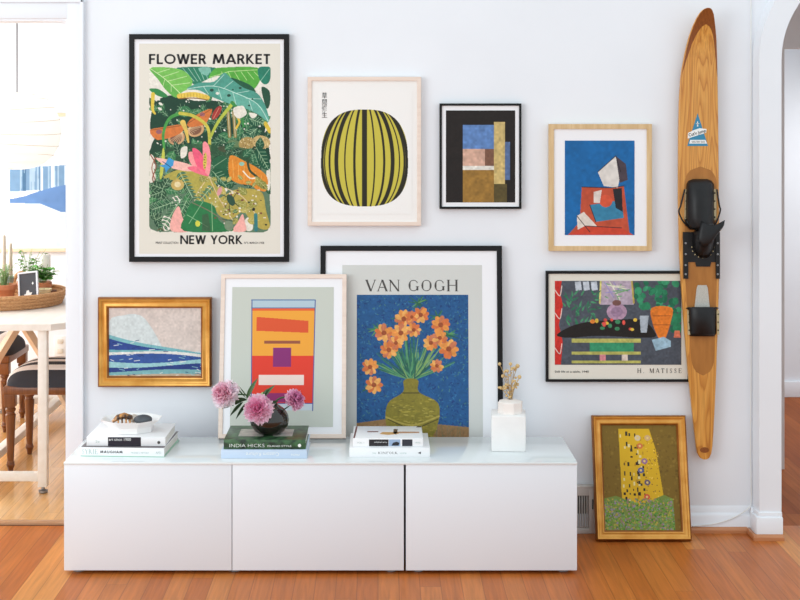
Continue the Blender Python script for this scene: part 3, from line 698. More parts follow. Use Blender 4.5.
c.im = keep*(1-msk)+c.im*msk
c.build('print', p.t, p.fx, p.fz, p.y0-.001)
try: text('草\n間\n彌\n生', 'signature_text', p.t, M['text_black'], p.fx(321.8), p.fx(327.2), p.fz(117.6), p.fz(92.4), p.y0-.001, .01)
except Exception: pass

# --- 3. dark print with blue, sand and ochre fields (plain stand-in)
p = picture('framed_print', 'small thin black framed dark print with blue, sand and ochre colour fields', 439.6, 103.4, 521.5, 209, 2.3, .02, M['black_frame'], M['white_mat'])
c = Cv(446, 110.4, 515.3, 202.5, (30, 24, 22), 3)
c.poly([(463,125),(495,125),(495,149),(463,149)], (92, 128, 182)); c.poly([(494,122),(505,122),(505,184),(494,184)], (196, 172, 112)); c.poly([(505,142),(510,142),(510,180),(505,180)], (84, 108, 150))
c.poly([(463,149),(485,149),(485,166),(463,166)], (204, 164, 144)); c.poly([(485,149),(494,149),(494,166),(485,166)], (120, 84, 66))
c.poly([(463,170),(494,170),(494,202.5),(463,202.5)], (150, 112, 50)); c.poly([(494,184),(507,184),(507,202.5),(494,202.5)], (86, 74, 40)); c.poly([(463,166),(494,166),(494,170),(463,170)], (222, 218, 208))
c.rough(.10, 2.0, 4); c.build('print', p.t, p.fx, p.fz, p.y0-.001)

# --- 4. blue print with red and white cut shapes (plain stand-in)
p = picture('framed_print', 'light oak framed print of red and white angular shapes on bright blue', 549, 124, 652, 251, 5.0, .024, M['oak'], M['white_mat'])
c = Cv(565, 140.6, 634.8, 235.2, (18, 98, 160), 3)
c.poly([(582,187),(612,188),(624,186),(630,235.2),(568,235.2),(580,222)], (186, 78, 52)); c.poly([(590,205),(622,200),(624,218),(596,222)], (52, 124, 158))
c.poly([(598,172),(616,156),(621,172),(618,188),(604,186)], (214, 208, 202)); c.poly([(616,156),(626,164),(628,180),(620,183)], (70, 60, 68))
c.poly([(613,189),(622,188),(623,212),(616,208)], (34, 34, 40)); c.ell(606, 201, 6.5, 6.2, (204, 82, 54)); c.poly([(594,192),(602,190),(600,203),(594,203)], (214, 202, 194))
c.poly([(577,216),(584,212),(597,226),(590,232),(578,232)], (218, 206, 196)); c.poly([(568,235.2),(585,226),(622,228),(634,235.2)], (196, 66, 44))
for a in ([(582,187),(612,188),(624,186)],[(590,205),(596,222)],[(598,172),(616,156),(621,172)],[(577,216),(590,232)],[(585,226),(622,228)]): c.line(a, .7, (40, 34, 40))
c.rough(.06, 2.5, 5); c.build('print', p.t, p.fx, p.fz, p.y0-.001)

# --- 5. dark interior-coloured print with lettering below (plain stand-in)
p = picture('framed_poster', 'wide black framed poster of dark greys, greens and orange partly behind the ski', 546, 271.2, 690.5, 382, 2.6, .02, M['black_frame'], M['cream_paper'], mat='paper')
c = Cv(555, 281, 681.6, 365, (74, 80, 90), 3)
q = random.Random(12)
c.poly([(555,281),(562,281),(560,292),(563,305),(559,325),(563,342),(561,365),(555,365)], (196, 46, 38), 0)
for y in (290, 313, 348): c.line([(555,y),(560,y+6),(562,y-4)], .9, (226, 200, 190), 4)
for i in range(3): c.poly([(575+i*8,282),(581+i*8,281.5),(582+i*8,290),(576+i*8,291)], (190, 198, 208))
c.poly([(602,281),(632,281),(634,305),(600,305)], (176, 160, 176)); c.line([(601,281),(600,303)], 1.8, (214, 206, 120)); c.line([(632,281),(634,303)], 1.8, (180, 160, 80))
for _ in range(14): c.line([(q.uniform(604,630), q.uniform(282,300)), (q.uniform(604,630), q.uniform(282,300))], 1.0, q.choice([(110,160,110),(214,212,190),(150,140,190)]))
c.ell(617, 312, 10, 8.5, (172, 140, 164)); c.ell(617, 312, 6, 5, (150, 122, 148)); c.ell(617, 303, 4.4, 3, (122, 84, 78))
for _ in range(60):
    x, y = q.uniform(566, 598), q.uniform(294, 330); c.leaf(x, y, q.uniform(5, 9), 1.8, q.uniform(-160, -20) + (40 if x > 584 else 0), q.choice([(46, 116, 84), (70, 140, 100), (60, 100, 84)]))
for _ in range(46): c.ell(q.uniform(636, 681), q.uniform(281, 312), q.uniform(2, 4), q.uniform(2, 4.2), q.choice([(40, 126, 88), (30, 102, 74), (56, 146, 104)]), q.uniform(0, 90))
for _ in range(16): c.ell(q.uniform(672, 681), q.uniform(300, 330), 3, 3.6, q.choice([(40, 126, 88), (30, 102, 74)]))
c.poly([(557,335),(575,325),(600,321),(640,320),(655,332),(650,338),(600,336),(570,338)], (30, 26, 24), 4)
for _ in range(16): c.ell(q.uniform(590, 636), q.uniform(320, 332), q.uniform(1.4, 2.6), q.uniform(1.4, 2.4), q.choice([(224, 130, 50), (214, 80, 70), (226, 190, 70), (60, 130, 90)]))
c.poly([(640,316),(649,316),(647,333),(641,333)], (166, 176, 186))
c.poly([(572,339),(641,339),(641,343),(572,343)], (180, 176, 96)); c.poly([(572,352),(641,352),(641,355),(572,355)], (176, 172, 92)); c.poly([(590,343),(634,343),(634,352),(590,352)], (52, 142, 102)); c.poly([(572,361),(641,361),(641,363.5),(572,363.5)], (176, 172, 92)); c.poly([(600,355),(606,355),(606,361),(600,361)], (206, 130, 140)); c.poly([(622,355),(628,355),(628,361),(622,361)], (206, 190, 180))
c.poly([(652,308),(672,308),(671,322),(665,340),(660,340),(653,324)], (222, 122, 40), 4); 
for y in (316, 325): c.line([(653,y),(671,y)], .6, (150, 76, 30))
c.poly([(652,340),(664,337),(671,341),(671,347),(656,351)], (150, 182, 200), 0); c.poly([(675,331),(680,331),(681,338),(674,338)], (220, 120, 90))
c.rough(.09, 1.6, 6); c.build('print', p.t, p.fx, p.fz, p.y0-.001)
serif_text('H. MATISSE', 'artist_text', p.t, M['text_black'], p.fx(637.5), p.fx(682), p.fz(373.2), p.fz(368.6), p.y0-.001, .38)
text('Still life at a table, 1940', 'small_text', p.t, M['text_grey'], p.fx(555), p.fx(589), p.fz(373.2), p.fz(370.8), p.y0-.001, .01)

# --- 6. gilt framed sea picture (plain stand-in: rolling bands of sea)
p = picture('framed_print', 'small gold framed picture of rolling blue sea at lower left of wall', 97.6, 298, 211, 387.3, 10.6, .034, M['gold'], M['print_white'], gold=True, mat='board')
c = Cv(107.4, 307.8, 201, 378.2, (212, 198, 190), 3)
c.poly([(107,325),(122,316),(140,316),(152,330),(165,352),(180,358),(201,352),(201,378.2),(107,378.2)], (206, 214, 214), 3)
def wavb(y0, amp, ph, col, lo=378.2, tilt=0): 
    xs = np.linspace(107.4, 201, 50); c.poly([(x, y0 + amp*math.sin((x-107)/30+ph) + tilt*(x-107)/94) for x in xs] + [(201, lo), (107.4, lo)], col)
wavb(331, 4, 1.2, (120, 178, 184), tilt=27); wavb(335, 4, 1.2, (44, 70, 140), tilt=25); wavb(347, 3.5, 2.0, (112, 172, 180), tilt=10); wavb(350, 3.5, 2.2, (222, 220, 214), tilt=8); wavb(355, 3.0, 2.8, (52, 84, 150), tilt=4); wavb(361, 3, .4, (150, 196, 200)); wavb(366, 2.6, 1.0, (40, 62, 126)); wavb(372, 2, 2.4, (120, 172, 176)); wavb(375.5, 1, 2.4, (190, 166, 140))
q = random.Random(4)
for _ in range(50): x = q.uniform(108, 200); y = q.uniform(max(340, 334+(x-107)*.24), 377); c.line([(x, y), (x+q.uniform(2, 6), y+q.uniform(-1, 1.4))], .6, q.choice([(230, 230, 224), (30, 46, 104), (140, 190, 196)]))
c.rough(.05, 1.6, 8); c.build('print', p.t, p.fx, p.fz, p.y0-.001)

# --- 7. large lettered poster standing behind the cabinets
VB = 5.335
vbase = CY + FPX*EYE/VB
p = picture('framed_poster', 'largest black framed poster of orange flowers on blue, standing behind the cabinets', 320, 246.2, 503, vbase, 5.2, .022, M['black_frame'], M['white_mat'], lean=(0, VB, Z(246.2, 5.405), WALL-.003))
sheet(p, 342, 265.7, 482.8, vbase-16, M['grey_paper'])
serif_text('VAN GOGH', 'artist_text', p.t, M['text_grey'], p.fx(365.4), p.fx(459), p.fz(292.2), p.fz(280.6), p.y0-.0011, .09)
c = Cv(356.7, 295.7, 468.8, 462, (34, 84, 134), 2.6)
q = random.Random(21)
for _ in range(1500):
    x, y = q.uniform(356, 469), q.uniform(296, 440); a = q.uniform(0, 6.28); l = q.uniform(1, 2.4)
    c.line([(x, y), (x+l*math.cos(a), y+l*math.sin(a))], .8, q.choice([(24, 66, 120), (40, 96, 146), (58, 116, 152), (30, 72, 130), (30, 54, 112), (70, 120, 120)]))
c.poly([(356,424),(385,420),(469,428),(469,462),(356,462)], (146, 112, 74), 0)
for _ in range(160): x = q.uniform(356, 466); c.line([(x, q.uniform(424, 460)), (x+3, q.uniform(424, 460))], .8, q.choice([(160, 120, 90), (120, 96, 62), (104, 116, 90)]), al=.4)
# stems and long leaves fanning from the jar
for _ in range(110):
    a = R(q.uniform(195, 345)); l = q.uniform(14, 52); b = a+q.uniform(-.35, .35); x0, y0 = 412+q.uniform(-4, 4), 380
    x1, y1 = x0+l*.9*math.cos(a), y0+l*math.sin(a); c.line([(x0, y0), ((x0+x1)/2+2*math.cos(b), (y0+y1)/2), (x1, y1)], (1.5, .7), q.choice([(52, 112, 84), (84, 142, 100), (40, 90, 80), (120, 156, 96)]), 4)
for cx_, cy_ in ((418,304),(402,318),(438,318),(378,330),(448,336),(392,350),(432,344),(372,388)):
    for _ in range(18):
        a = q.uniform(0, 6.28); l = q.uniform(5, 11); c.line([(cx_, cy_), (cx_+l*math.cos(a), cy_+l*.8*math.sin(a))], (1.5, .7), q.choice([(60, 122, 84), (96, 148, 90), (44, 96, 74)]))
for fx_, fy_, r_ in ((404,320,9),(421,316,8),(441,326,9),(384,334,9),(401,334,9),(389,351,8.5),(449,350,9.5),(431,344,7.5),(370,368,8),(374,386,8.5),(437,367,6.5),(414,331,7),(396,344,7),(440,339,7.5),(412,318,6)):
    for k in range(9):
        a = k*6.283/9+q.uniform(-.2, .2); c.ell(fx_+r_*.55*math.cos(a), fy_+r_*.55*math.sin(a), r_*.52, r_*.3, q.choice([(220, 142, 70), (206, 112, 62), (228, 166, 92), (196, 116, 80)]), math.degrees(a))
    c.ell(fx_, fy_, r_*.28, r_*.28, (150, 76, 44))
c.poly([(404,381),(418,381),(419,393),(438,404),(438,424),(428,440),(396,440),(386,424),(388,404),(403,393)], (132, 120, 46), 5)
for _ in range(140): x, y = q.uniform(391, 434), q.uniform(400, 438); c.line([(x, y), (x+q.uniform(1, 4), y+q.uniform(-.6, .6))], .9, q.choice([(168, 152, 62), (104, 94, 40), (150, 132, 50), (186, 168, 84)]), al=.7)
c.line([(386,418),(412,426),(439,417)], 1.6, (172, 154, 74), 5); c.line([(388,420),(412,429),(438,420)], .9, (74, 66, 32), 5); c.line([(403,394),(419,394)], 1.2, (84, 76, 34))
c.rough(.06, 1.4, 9); c.build('print', p.t, p.fx, p.fz, p.y0-.0011)

# --- 8. sage print leaning in front of it (plain stand-in: stacked colour blocks)
vc = CY + FPX*(EYE-CT)/5.285
p = picture('framed_print', 'pale wood framed sage print of amber and red blocks leaning behind the flower vase', 219.6, 275, 346.2, vc, 4.2, .022, M['blush_wood'], M['white_mat'], lean=(CT, 5.285, Z(275, 5.375), 5.392))
c = Cv(231, 288, 333.3, 427, (196, 200, 190), 3)
k_ = (vc-275)/(439.5-275)
c.poly([(251,303),(314.5,303),(314,358),(251.5,358)], (236, 162, 58)); c.poly([(251.5,357),(314,357),(313,407),(252,407)], (222, 62, 44))
c.poly([(250.6,301),(314.8,301),(314.8,309),(250.6,309)], (176, 196, 206)); c.poly([(250.6,309),(314.8,309),(314.8,312),(250.6,312)], (226, 96, 50))
c.poly([(252,404),(313,404),(312.6,411),(252.5,411)], (196, 206, 214)); c.line([(251,301),(252,411)], .9, (64, 80, 150)); c.line([(314.8,301),(313,411)], .9, (64, 80, 150)); c.line([(250.6,301),(314.8,301)], 1.0, (70, 110, 160)); c.line([(250.6,309),(314.8,309)], .8, (70, 110, 160)); c.line([(252,404),(313,404)], .8, (80, 80, 150))
c.poly([(273,349),(291,349),(291,368),(273,368)], (134, 44, 110)); c.poly([(262,394),(302,394),(302,403),(262,403)], (146, 46, 106))
c.poly([(256,318),(308,322),(308,334),(256,332)], (216, 84, 46)); c.poly([(264,342),(300,342),(300,345),(264,345)], (150, 84, 60)); c.poly([(259,376),(304,376),(304,386),(259,386)], (236, 214, 204))
c.build('print', p.t, p.fx, p.fz, p.y0-.001)

# --- 9. gilt framed golden picture on the floor (plain stand-in)
vk = CY + FPX*EYE/5.315
p = picture('framed_print', 'gold framed picture of a yellow patterned column above a green meadow, on floor', 594.5, 417.6, 689.0, vk, 9.6, .034, M['gold'], M['print_white'], lean=(0, 5.315, Z(417.6, 5.39), WALL-.004), gold=True, mat='board')
c = Cv(601.8, 425.4, 680.6, 533.4, (122, 96, 30), 3)
q = random.Random(31)
for _ in range(500): c.ell(q.uniform(602, 680), q.uniform(426, 533), q.uniform(.5, 1.5), q.uniform(.5, 1.5), q.choice([(134, 108, 38), (108, 82, 22), (144, 118, 46), (98, 74, 20)]), al=.6)
c.poly([(621,431),(652,431),(658,452),(664,500),(650,506),(622,506)], (214, 172, 30), 0)
for _ in range(70):
    x, y = q.uniform(622, 645), q.uniform(433, 500); w_, h_ = q.uniform(1, 2.4), q.uniform(1.6, 4.4); c.poly([(x,y),(x+w_,y),(x+w_,y+h_),(x,y+h_)], q.choice([(40, 34, 24), (226, 212, 150), (60, 52, 36), (186, 140, 30), (40, 34, 24)]))
for _ in range(70): c.ell(q.uniform(646, 661), q.uniform(438, 500), .6, .6, q.choice([(180, 132, 30), (236, 200, 80), (140, 100, 40)]))
for x, y, cc in ((642,448,(206,112,60)),(646,463,(150,110,150)),(642,472,(84,94,150)),(648,484,(100,90,110)),(647,498,(206,84,56)),(640,440,(214,196,160)),(650,440,(206,170,120))): c.ell(x, y, 3, 2.8, cc); c.ell(x, y, 1.2, 1.1, (226, 196, 120))
c.poly([(602,500),(616,497),(640,506),(664,496),(673,500),(674,533.4),(602,533.4)], (116, 138, 62), 0)
for _ in range(1100): c.ell(q.uniform(602, 673), q.uniform(500, 533), q.uniform(.4, 1.1), q.uniform(.4, 1.1), q.choice([(88, 146, 52), (132, 168, 66), (70, 116, 48), (150, 130, 150), (176, 160, 70), (110, 150, 96), (150, 116, 110)]))
c.build('print', p.t, p.fx, p.fz, p.y0-.001)

# ------------------------------------------------------------------ water ski
SY = 5.385
st = [(9,703.6,706.4),(9.8,701.4,708.2),(11.5,699.2,709.6),(15,696.6,711.2),(20,694,712.4),(27,691.4,713.8),(33,689.4,714.9),(40,687.6,715.8),(55,684.6,717),(76,681.2,717.8),(100,679.6,718.2),(140,678.8,718.7),(200,678.6,719.2),(250,679.6,719.6),(280,681.2,719.4),(310,683.2,718.6),(345,686,717.4),(375,688.6,716.4),(407,692,715),(430,694.6,713.8),(446,696.4,712.8),(454,697.8,711.6),(458,700.2,709.6),(459.5,703,707)]
SV = np.array([s[0] for s in st]); SL = np.array([s[1] for s in st]); SR_ = np.array([s[2] for s in st])
zb = Z(459.5, SY); xm = X(702, SY)
def skx(v, side): return X(np.interp(v, SV, SL if side < 0 else SR_), SY) - xm
def skz(v): return Z(v, SY) - zb
def sky_(v): return -0.055*max(0, (75-v)/66)**2          # upturned tip comes forward
t = thing('water_ski', 'long varnished wooden water ski hanging upright on the wall beside the arch', 'water ski', (xm, SY, zb))
vv = list(np.concatenate([SV[:6], np.linspace(30, 452, 72), SV[-3:]])); sec = 9
mb = MB(); rows = []; TK2 = 0.017
for v in vv:
    x0, x1 = skx(v, -1), skx(v, 1); b_ = min(.004, (x1-x0)*.2); yo = sky_(v); z = skz(v)
    row = [(x0, yo+TK2, z), (x0, yo+.004, z), (x0+b_*.4, yo+.001, z), (x0+b_, yo, z)] + [(x0+b_+(x1-x0-2*b_)*k/6, yo, z) for k in range(1, 6)] + [(x1-b_, yo, z), (x1-b_*.4, yo+.001, z), (x1, yo+.004, z), (x1, yo+TK2, z), (x0, yo+TK2, z)]
    rows.append(row)
mb.grid(rows); k = len(rows[0]); mb.f.append(tuple(range(k-1))); mb.f.append(tuple((len(rows)-1)*k+i for i in range(k-2, -1, -1)))
mb.build('ski_body', M['ski_wood'], t, 40)
# darker tip and rail, as strips over the face
def overlay(name, rowsv, m, lift=.0006, parent=t, smooth=30, th=None):
    rr = []
    for v, ua, ub in rowsv:
        xa_, xb_ = X(ua, SY)-xm, X(ub, SY)-xm; yo = sky_(v)-lift; z = skz(v)
        r = [(xa_+(xb_-xa_)*i/6, yo, z) for i in range(7)]
        if th: r = [(xa_, yo+th, z)] + r + [(xb_, yo+th, z)]
        rr.append(r)
    return MB().grid(rr).build(name, m, parent, smooth)
LFT = lambda v: float(np.interp(v, SV, SL)); RGT = lambda v: float(np.interp(v, SV, SR_))
inl = [(25,703.6,704.4),(27,700.5,707.5),(30,698,709.6),(36,694.6,712),(45,690.8,713.6),(60,686.2,715.6),(72,682.6,716.8),(77,681.6,717.3)]
IV = [i[0] for i in inl]; IL = [i[1] for i in inl]; IR = [i[2] for i in inl]
overlay('tip_inlay', [(v, LFT(v)+.4, RGT(v)-.4) for v in (9.2, 9.8, 11.5, 15, 20, 25)], M['mahogany'])
vs_ = (25, 27, 30, 36, 45, 60, 72, 77)
overlay('tip_inlay', [(v, LFT(v)+.4, float(np.interp(v, IV, IL))) for v in vs_], M['mahogany'])
overlay('tip_inlay', [(v, float(np.interp(v, IV, IR)), RGT(v)-.4) for v in vs_], M['mahogany'])
# varnished foot area with rounded ends
fr_ = []
for v in np.linspace(166.5, 375.5, 60):
    k1 = min(1, max(0.0, 1-((184-v)/17.5)**2 if v < 184 else 1)); k2 = min(1, max(0.0, 1-((v-358)/17.5)**2 if v > 358 else 1))
    kk = math.sqrt(max(.0, min(k1, k2))); cxp = np.interp(v, [166, 280, 375], [700.5, 701, 703]); hw = np.interp(v, [166, 280, 375], [16, 15.5, 10.5])
    fr_.append((v, cxp-hw*kk-.2, cxp+hw*kk+.2))
overlay('foot_bed', fr_, M['varnish'], .0008)
# front binding
overlay('base_plate', [(232, 683.5, 718.6), (262, 683.8, 718.6)], M['rubber'], .004, th=.0035)
for ua, ub in ((682.6, 687.8), (715.0, 719.4)):
    r_ = overlay('side_rail', [(232, ua, ub), (278.5, ua+.6, ub)], M['rubber'], .009, th=.0086)
    for v in (243, 254, 265, 274):
        MB().lathe([(.0045, 0), (.0035, .0015), (.001, .002)], 10).build('screw', M['steel'], t)
        s_ = COL.objects[-1] if False else bpy.context.scene.collection.objects[-1]
        s_.location = (X((ua+ub)/2, SY)-xm, -.009, skz(v)); s_.rotation_euler = (R(90), 0, 0)
for ua, ub, x1 in ((684.2, 687.4, 0), (712.8, 716.0, 0)):
    overlay('side_plate', [(189, ua+.6, ub+.2), (220, ua, ub)], M['plate_metal'], .006, th=.0055)
    for v in (193, 201, 209, 217):
        MB().lathe([(.0032, 0), (.0026, .0014), (.0008, .0018)], 10).build('screw', M['rubber'], t)
        s_ = bpy.context.scene.collection.objects[-1]; s_.location = (X((ua+ub)/2, SY)-xm, -.006, skz(v)); s_.rotation_euler = (R(90), 0, 0)
def shell(name, rowsv, m, base=.002, n=14):      # domed rubber: (v, ua, ub, height)
    rr = []
    for v, ua, ub, h in rowsv:
        xa_, xb_ = X(ua, SY)-xm, X(ub, SY)-xm
        row_ = []
        for i in range(n+1):
            hh = base+h*math.sin(math.pi*i/n)**.6; row_.append((X(ua+(ub-ua)*i/n, SY-hh)-xm, -hh, Z(v, SY-hh)-zb))
        rr.append(row_)
    o = MB().grid(rr).build(name, m, t, 60)
    so = o.modifiers.new('thick', 'SOLIDIFY'); so.thickness = .004; so.offset = 0
    return o
shell('toe_boot', [(179.5, 693, 707, .006), (181, 689, 711, .02), (184, 687, 713.4, .034), (192, 686.4, 714, .048), (205, 686, 714, .056), (218, 686, 714, .058), (226, 688, 715, .058), (229.5, 692, 714, .056)], M['rubber'])
shell('toe_pad', [(219, 684.5, 694, .012), (224, 686, 696, .022), (229, 690, 699, .014)], M['rubber'])
shell('heel_boot', [(227, 697, 716, .05), (233, 693.5, 715.5, .062), (241, 693, 714.8, .06), (249, 693.6, 713.6, .05), (254, 696, 711, .034), (257.5, 700, 707.5, .012)], M['rubber'])
# heel flap: curved lip pointing up and to the right
fl = []
for (ua, va, ub, vb, h) in ((701.5, 221, 697, 236, .060), (704.5, 222.4, 699, 243, .066), (709, 224.8, 702, 247, .070), (713.5, 225.4, 707, 247, .072), (718, 223.8, 712, 242, .072), (722, 221.8, 717, 234, .070), (725, 220.2, 722.5, 227, .068)):
    fl.append([(X(ua+(ub-ua)*k/5, SY-h)-xm, -h-.006*math.sin(math.pi*k/5), Z(va+(vb-va)*k/5, SY-h)-zb) for k in range(6)])
o = MB().grid(fl).build('heel_flap', M['rubber'], t, 60); so = o.modifiers.new('thick', 'SOLIDIFY'); so.thickness = .005; so.offset = 0
for pth in ([(684, 189), (680, 205), (678.2, 212), (683, 222), (690, 229)], [(716, 189), (718.4, 205), (719.4, 210), (716, 221), (712, 226)]):
    MB().tube([(X(u, SY)-xm, -.014, skz(v)) for u, v in [tuple(q_) for q_ in catmull(pth, 6, False)]], .0032, 8).build('strap', M['rubber'], t)
for k in range(9):
    a = math.pi*k/8; MB().lathe([(.0028, 0), (.0022, .0016), (.0006, .002)], 10).build('screw', M['plate_metal'], t)
    s_ = bpy.context.scene.collection.objects[-1]; s_.location = (X(702.5-11*math.cos(a), SY)-xm, -.005, skz(247+10.5*math.sin(a))); s_.rotation_euler = (R(90), 0, 0)
overlay('plate_tab', [(262, 695, 711), (266.5, 696, 710)], M['rubber'], .004, th=.0035)
# rear grip pad and toe strap
pv = []
for v in np.linspace(285, 314, 14):
    kk = math.sqrt(max(0, 1-((289.5-v)/4.8)**2)) if v < 289.5 else 1
    hw = np.interp(v, [285, 314], [5.2, 8.2])*(.7+.3*kk); pv.append((v, 702-hw, 702+hw))
overlay('grip_pad', pv, M['grip'], .0045, th=.004)
for ua, ub in ((687, 690), (716.2, 718.8)):
    overlay('strap_plate', [(310, ua, ub), (334.5, ua+.6, ub)], M['plate_metal'], .0065, th=.006)
    for v in (314, 322, 330):
        MB().lathe([(.0032, 0), (.0026, .0014), (.0008, .0018)], 10).build('screw', M['rubber'], t)
        s_ = bpy.context.scene.collection.objects[-1]; s_.location = (X((ua+ub)/2+.3, SY)-xm, -.0065, skz(v)); s_.rotation_euler = (R(90), 0, 0)
shell('toe_strap', [(308.5, 686, 718.6, .022), (307.5, 688, 717, .028), (312, 688.6, 716, .036), (324, 689, 715.6, .034), (333, 689.8, 715.8, .026), (336, 690.4, 714, .020)], M['rubber'])
# sticker
st_ = M['sticker'] = material('blue_sticker', (44, 130, 166), .4)
su = lambda u: X(u, SY)-xm
MB().add([(su(687.2), -.0006, skz(146)), (su(708), -.0006, skz(146)), (su(697.6), -.0006, skz(113.2))], [(0, 1, 2)]).build('sticker', st_, t, 0, fix=False)
MB().add([(su(689.2), -.0009, skz(143.6)), (su(707), -.0009, skz(143.6)), (su(705.4), -.0009, skz(139.9)), (su(690.2), -.0009, skz(139.9))], [(0, 1, 2, 3)]).build('sticker_strip', M['text_white'], t, 0, fix=False)
MB().add([(su(687.6), -.0009, skz(138.6)), (su(688), -.0009, skz(133)), (su(693), -.0009, skz(130.4)), (su(699.5), -.0009, skz(128.2)), (su(706.5), -.0009, skz(129)), (su(706), -.0009, skz(132.8)), (su(698), -.0009, skz(135.2))], [tuple(range(7))]).build('sticker_banner', M['text_white'], t, 0, fix=False)
tx = text("Cut'n Jump", 'sticker_text', t, M['text_black'], -.034, .034, -.0085, .0085, -.0012, .02); tx.location = (su(697.2), 0, skz(133.2)); tx.rotation_euler = (0, -R(16), 0)
text('WATER SKIS', 'sticker_text', t, M['text_grey'], su(691.5), su(704.8), skz(143), skz(140.8), -.0012)
mb = MB(); mb.add([(su(696.9), -.001, skz(126.5)), (su(698.2), -.001, skz(126.5)), (su(698), -.001, skz(121.5)), (su(697.1), -.001, skz(121.5))], [(0, 1, 2, 3)]); mb.add([(su(695.4), -.001, skz(123.2)), (su(697.5), -.001, skz(124.6)), (su(699.8), -.001, skz(123.2)), (su(697.5), -.001, skz(123.6))], [(0, 1, 2, 3)])
mb.build('sticker_emblem', M['text_white'], t, 0, fix=False)
MB().lathe([(.018, 0), (.018, .0006)], 24, sy=.6).build('tail_badge', M['mahogany'], t); s_ = bpy.context.scene.collection.objects[-1]; s_.location = (su(704.6), -.0002, skz(450)); s_.rotation_euler = (R(90), 0, 0)
for v in (60, 400): MB().lathe([(.012, 0), (.012, .03)], 14).build('hanger', M['steel'], t); s_ = bpy.context.scene.collection.objects[-1]; s_.location = (su(702), WALL-SY-.001, skz(v)); s_.rotation_euler = (R(90), 0, 0)

# ------------------------------------------------------------------ things on the cabinets
def book(label, u0, u1, vb_, h, d, cover, pages=(232, 229, 222), zb=CT, dx=0, rough=.4, group='books stacked on the cabinets', tilt=0, yf=None):
    yf = yf or YF(vb_, zb); W = (u1-u0)*yf/FPX
    t = thing('book', label, 'book', (X((u0+u1)/2, yf), yf+d/2, zb), (0, 0, R(tilt)), group)
    b = .0025
    mb = MB(); mb.box(-W/2, W/2, -d/2+.002, d/2, 0, b, .0006); mb.box(-W/2, W/2, -d/2+.002, d/2, h-b, h, .0006)
    mb.box(-W/2, W/2, -d/2, -d/2+.0035, 0.0003, h-.0003, .001)
    mb.build('cover', cover, t)
    MB().box(-W/2+.004, W/2-.004, -d/2+.004, d/2-.005, b+.0001, h-b-.0001).build('pages', mottled('page_edges', pages, tuple(max(0, c_-18) for c_ in pages), (2, 2, 900), .8), t, 0)
    t['W'] = W; t['d'] = d; t['h'] = h
    return t, yf
def clean(t):
    for k_ in ('W', 'd', 'h'): del t[k_]
white_cover = material('white_book_cover', (240, 240, 241), .35)
# left stack
b1, y1 = book('white art book with sage and black spine lettering, bottom of left stack', 82, 166.5, 456.8, .033, .27, white_cover, tilt=-3)
W, d, h = b1['W'], b1['d'], b1['h']; yy_ = -d/2-.0006
lx = lambda u, y=y1, uc=124.25: (u-uc)*y/FPX
MB().box(-W/2+.001, W/2-.001, -d/2+.001, d/2-.001, h-.0002, h+.0006).build('front_cover', material('grey_book_front', (112, 104, 106), .4), b1, 0)
MB().box(-W/2-.0003, W/2+.0003, -d/2-.0004, d/2, 0, .0026).build('back_cover', material('mint_back_cover', (150, 196, 172), .4), b1, 0)
serif_text('SYRIE', 'spine_text', b1, M['text_sage'], lx(83.3), lx(99.5), .009, .026, yy_, .08)
sans_text('MAUGHAM', 'spine_text', b1, M['text_black'], lx(102), lx(124.5), .0125, .0215, yy_, track=.22)
text('PAULINE C. METCALF', 'spine_text', b1, M['text_sage'], lx(133), lx(151), .012, .018, yy_)
text('APD', 'spine_text', b1, M['text_sage'], lx(158), lx(163.5), .012, .02, yy_)
z2 = CT+h+.0008; clean(b1)
y2 = y1+.02
b2, _ = book('white paperback art book with a black spine block, under the octagonal dish', 87, 166, 0, .032, .235, white_cover, zb=z2, yf=y2, tilt=-1)
W, d, h = b2['W'], b2['d'], b2['h']; lx = lambda u: (u-126.5)*y2/FPX; yy_ = -d/2-.0006
MB().box(lx(108.5), lx(141.5), yy_, -d/2+.001, .0005, h-.0003).build('spine_block', material('navy_black_spine', (26, 26, 42), .35), b2, 0)
text('art since 1900', 'spine_text', b2, M['text_white'], lx(109.3), lx(131.5), .019, .029, yy_-.0005)
text('modernism antimodernism postmodernism', 'spine_text', b2, M['text_grey'], lx(115), lx(141), .004, .008, yy_-.0005)
text('2e', 'spine_text', b2, M['text_sage'], lx(96), lx(100), .012, .02, yy_)
MB().lathe([(.0055, 0), (.0055, .0004)], 18).build('publisher_mark', M['text_grey'], b2); s_ = bpy.context.scene.collection.objects[-1]; s_.location = (lx(159.5), yy_+.0002, .0135); s_.rotation_euler = (R(90), 0, 0)
z3 = z2+h; clean(b2)
# octagonal dish
yd = y2+.105; xd_ = X(131.5, yd)
t = thing('octagonal_dish', 'white octagonal dish of dark keepsakes on the left book stack', 'dish', (xd_, yd, z3))
porc = material('white_porcelain', (238, 237, 236), .3)
mb = MB(); r8 = R(22.5)
mb.lathe([(.075, 0), (.082, .001), (.084, .022), (.113, .044), (.115, .0475), (.109, .046), (.08, .0255), (.02, .024)], 8, rot=r8, sy=.86)
mb.build('dish', porc, t, 20)
tor = mottled('tortoiseshell', (52, 28, 16), (206, 142, 78), (55, 55, 55), .2, lo=.42, hi=.62)
hc = thing('hair_clip', 'tortoiseshell hair clip lying in the octagonal dish', 'hair clip', (xd_-.025, yd-.01, z3+.026), (0, 0, R(12)))
mb = MB(); mb.tube([(-.042, 0, .010), (-.024, 0, .026), (0, 0, .031), (.022, 0, .024), (.036, 0, .011)], [.007, .013, .015, .013, .006], 12, flat=.8); mb.build('clip_body', tor, hc)
mb = MB()
for k in range(4): mb.tube([(-.022+k*.014, -.012, .022), (-.022+k*.014, -.024, .012), (-.022+k*.014, -.022, .001)], [.0035, .003, .002], 8)
mb.build('clip_teeth', tor, hc)
